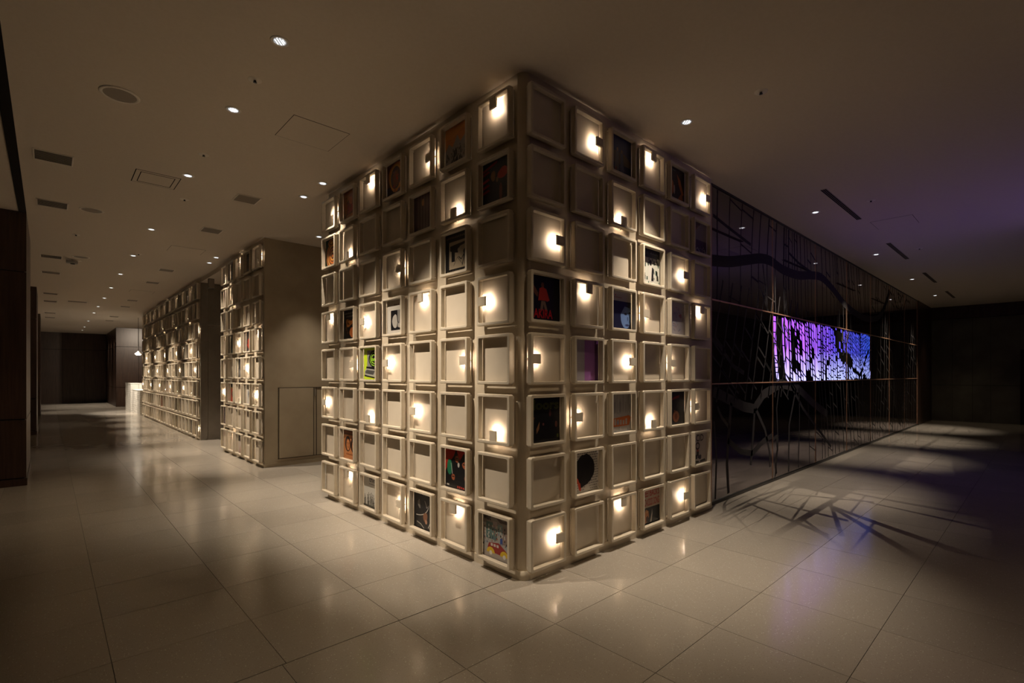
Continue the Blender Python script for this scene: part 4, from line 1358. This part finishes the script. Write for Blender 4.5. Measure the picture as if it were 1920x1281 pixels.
def vent_parts(w, d, n=7):
    bm = bmesh.new()
    r = 0.012
    for a in ((-w / 2, w / 2, -d / 2, -d / 2 + r), (-w / 2, w / 2, d / 2 - r, d / 2), (-w / 2, -w / 2 + r, -d / 2 + r, d / 2 - r), (w / 2 - r, w / 2, -d / 2 + r, d / 2 - r)):
        bm_box(bm, a[0], a[1], a[2], a[3], -0.007, 0.0)
    fr = to_mesh('vent_frame', bm, M['trim_white'])
    bm = bmesh.new(); bm_box(bm, -w / 2 + r, w / 2 - r, -d / 2 + r, d / 2 - r, -0.001, -0.0002)
    bk = to_mesh('vent_throat', bm, M['dark'])
    bm = bmesh.new(); bm_box(bm, -w / 2 + r, w / 2 - r, -0.006, 0.006, -0.0065, -0.0045)
    sl = to_mesh('slat', bm, M['grille'])
    return fr, bk, sl, n, d - 2 * r


def vent(parts, x, y, lab, group):
    fr, bk, sl, n, dd = parts
    t = thing('ceiling_vent', lab, 'vent', (x, y, H), 0, group)
    link('vent_frame', fr, t); link('vent_throat', bk, t)
    for k in range(n):
        link('slat', sl, t, (0, -dd / 2 + dd * (k + 0.5) / n, 0))


VA = vent_parts(0.285, 0.30, 9)
VB = vent_parts(0.25, 0.28, 14)
for k, y in enumerate((4.0, 5.75, 9.4, 11.25, 14.8, 16.6, 20.2, 22.0)):
    vent(VA, -2.31, y, 'square ceiling vent along the wood side, %s from the camera' % ORD[k + 1], 'vents along the wood side')
for k, y in enumerate((3.98, 5.71, 9.4, 11.2, 14.85, 16.6, 20.1, 21.9)):
    vent(VB, -0.645, y, 'square ceiling vent nearer the frame walls, %s from the camera' % ORD[k + 1], 'vents along the frame walls')
VC = vent_parts(0.42, 0.25, 9)
vent(VC, -1.75, 16.2, 'wide ceiling vent standing out from both vent rows', 'odd vent')
bm = bmesh.new(); bm_box(bm, -0.78, 0.78, -0.030, 0.030, -0.004, 0.0)
SLF = to_mesh('slot_frame', bm, M['grille'])
bm = bmesh.new(); bm_box(bm, -0.775, 0.775, -0.006, 0.006, -0.0052, -0.0042)
SLD = to_mesh('slot', bm, M['dark'])
for k, x in enumerate((4.73, 8.04, 11.35, 14.6)):
    t = thing('slot_vent', 'long black triple slot ceiling vent over the glass side, %s from camera' % ORD[k + 1], 'vent', (x, -0.71, H), 0, 'slot vents')
    link('slot_frame', SLF, t)
    for q in (-1, 0, 1):
        link('slot', SLD, t, (0, q * 0.018, 0))


def hatch(x, y, w, d, lab, thick=0.004, inner=False):
    t = thing('access_hatch', lab, 'hatch', (x, y, H), 0, 'ceiling access hatches')
    bm = bmesh.new()
    for a in ((-w / 2, w / 2, -d / 2, -d / 2 + thick), (-w / 2, w / 2, d / 2 - thick, d / 2), (-w / 2, -w / 2 + thick, -d / 2, d / 2), (w / 2 - thick, w / 2, -d / 2, d / 2)):
        bm_box(bm, a[0], a[1], a[2], a[3], -0.0012, 0.0)
    link('hatch_gap', to_mesh('hatch_gap', bm, M['dark']), t)
    bm = bmesh.new(); bm_box(bm, -w / 2 + thick, w / 2 - thick, -d / 2 + thick, d / 2 - thick, -0.002, 0.0)
    link('hatch_panel', to_mesh('hatch_panel', bm, M['ceiling']), t)
    if inner:
        bm = bmesh.new()
        w2, d2 = w - 0.09, d - 0.09
        for a in ((-w2 / 2, w2 / 2, -d2 / 2, -d2 / 2 + 0.007), (-w2 / 2, w2 / 2, d2 / 2 - 0.007, d2 / 2), (-w2 / 2, -w2 / 2 + 0.007, -d2 / 2, d2 / 2), (w2 / 2 - 0.007, w2 / 2, -d2 / 2, d2 / 2)):
            bm_box(bm, a[0], a[1], a[2], a[3], -0.0035, -0.002)
        link('inner_gap', to_mesh('inner_gap', bm, M['dark']), t)


hatch(-0.692, 1.88, 0.465, 0.455, 'largest looking square access hatch left of the near block')
hatch(-1.515, 4.0, 0.385, 0.42, 'double outlined access hatch by the third corridor downlight', 0.008, True)
hatch(-0.677, 7.30, 0.48, 0.45, 'faint access hatch in front of the middle block')
hatch(6.02, -1.0, 0.50, 0.45, 'faint access hatch in the violet lit ceiling')
hatch(-0.65, 12.9, 0.48, 0.45, 'faint access hatch beside the far wall')

# ceiling projector-like detector on the wood side
t = thing('ceiling_sensor', 'small white angled fitting hanging near the wood side vents', 'sensor', (-1.98, 9.45, H))
bm = bmesh.new(); bm_lathe(bm, [(0.07, 0.0), (0.07, -0.02), (0.03, -0.03), (0.0, -0.03)], 18); link('mount', to_mesh('mount', bm, M['trim_white']), t)
bm = bmesh.new(); bm_box(bm, -0.14, 0.02, -0.06, 0.04, -0.075, -0.03); link('body', to_mesh('body', bm, M['steel'], 0.006), t)
bm = bmesh.new(); bm_lathe(bm, [(0.0, -0.09), (0.03, -0.088), (0.035, -0.075), (0.0, -0.075)], 14, -0.05, -0.01); link('lens_dome', to_mesh('lens_dome', bm, M['black']), t)
# square tube speaker at the passage corner
t = thing('tube_fitting', 'short square grey fitting hanging at the passage before the far wall', 'ceiling fitting', (0.10, 9.3, H - 0.08))
bm = bmesh.new(); bm_box(bm, -0.05, 0.05, -0.05, 0.05, -0.20, 0.06); link('housing', to_mesh('housing', bm, M['grille'], 0.004), t)
bm = bmesh.new(); bm_box(bm, -0.052, 0.052, -0.052, 0.052, -0.208, -0.198); link('bottom_rim', to_mesh('bottom_rim', bm, M['steel']), t)
bm = bmesh.new(); bm_lathe(bm, [(0.015, 0.078), (0.015, 0.055)], 10); link('stem', to_mesh('stem', bm, M['steel']), t)

# ------------------------------------------------------------------ reception end


def brick_block(name, x0, x1, y0, y1, z1, label):
    t = thing(name, label, 'counter', (0, 0, 0), 0, 'white brick counters')
    bm = bmesh.new()
    bm_box(bm, x0 + 0.006, x1 - 0.006, y0 + 0.006, y1 - 0.006, 0, z1 - 0.03)
    o = link('counter_core', to_mesh('counter_core', bm, M['grille']), t)
    r = random.Random(3)
    bmx = bmesh.new()
    hgt = 0.075
    n = int((z1 - 0.03) / hgt)
    hgt = (z1 - 0.03) / n
    for j in range(n):
        y = y0 - (0.12 if j % 2 else 0)
        while y < y1:
            a, b = max(y0, y), min(y1, y + 0.24)
            if b - a > 0.02:
                dd = r.uniform(0, 0.006)
                bm_box(bmx, x0 - dd, x0 + 0.012, a + 0.004, b - 0.004, j * hgt + 0.004, (j + 1) * hgt - 0.004)
            y += 0.24
        x = x0
        while x < x1:
            b = min(x1, x + 0.24)
            bm_box(bmx, x + 0.004, b - 0.004, y0 - r.uniform(0, 0.006), y0 + 0.012, j * hgt + 0.004, (j + 1) * hgt - 0.004)
            x += 0.24
    s = link('brickwork', to_mesh('brickwork', bmx, M['brick']), o)
    s['kind'] = 'stuff'
    bm = bmesh.new(); bm_box(bm, x0 - 0.01, x1, y0 - 0.01, y1, z1 - 0.03, z1)
    link('countertop', to_mesh('countertop', bm, M['brick'], 0.004), o)


brick_block('low_counter', -0.05, 0.30, 18.77, 20.85, 0.86, 'low white brick counter just past the end of the far frame wall')
brick_block('tall_counter', -0.10, 0.25, 20.86, 22.6, 1.08, 'tall white brick counter at the far left of the reception')
brick_block('back_counter', 0.31, 0.9, 18.77, 20.85, 1.06, 'white brick counter behind the low one, carrying the black monitor')
t = thing('monitor', 'black computer monitor on the white brick counter', 'monitor', (0.62, 19.4, 1.061), R(-20))
bm = bmesh.new(); bm_box(bm, -0.30, 0.30, -0.02, 0.02, 0.10, 0.42); link('screen_housing', to_mesh('screen_housing', bm, M['black'], 0.004), t)
bm = bmesh.new(); bm_box(bm, -0.02, 0.02, 0.0, 0.03, 0.01, 0.2); link('stand', to_mesh('stand', bm, M['black']), t)
bm = bmesh.new(); bm_box(bm, -0.12, 0.12, -0.08, 0.08, 0.0, 0.012); link('foot', to_mesh('foot', bm, M['black']), t)
t = thing('pendant_lamp', 'small bright pendant lamp hanging over the white brick counter', 'lamp', (0.03, 20.0, H))
bm = bmesh.new(); bm_lathe(bm, [(0.006, 0.0), (0.006, -1.22)], 8); link('cord', to_mesh('cord', bm, M['cable']), t)
bm = bmesh.new(); bm_lathe(bm, [(0.02, -1.20), (0.03, -1.23), (0.11, -1.30), (0.115, -1.315), (0.10, -1.31), (0.0, -1.25)], 20); link('shade', to_mesh('shade', bm, M['trim_white'], smooth=True), t)
bm = bmesh.new(); bm_lathe(bm, [(0.09, -1.315), (0.07, -1.345), (0.0, -1.355)], 16)
link('bulb', to_mesh('bulb', bm, mat('bulb_glow', (1, 1, 1), 0.5, emit=(1, 0.85, 0.65), estr=12)), t)
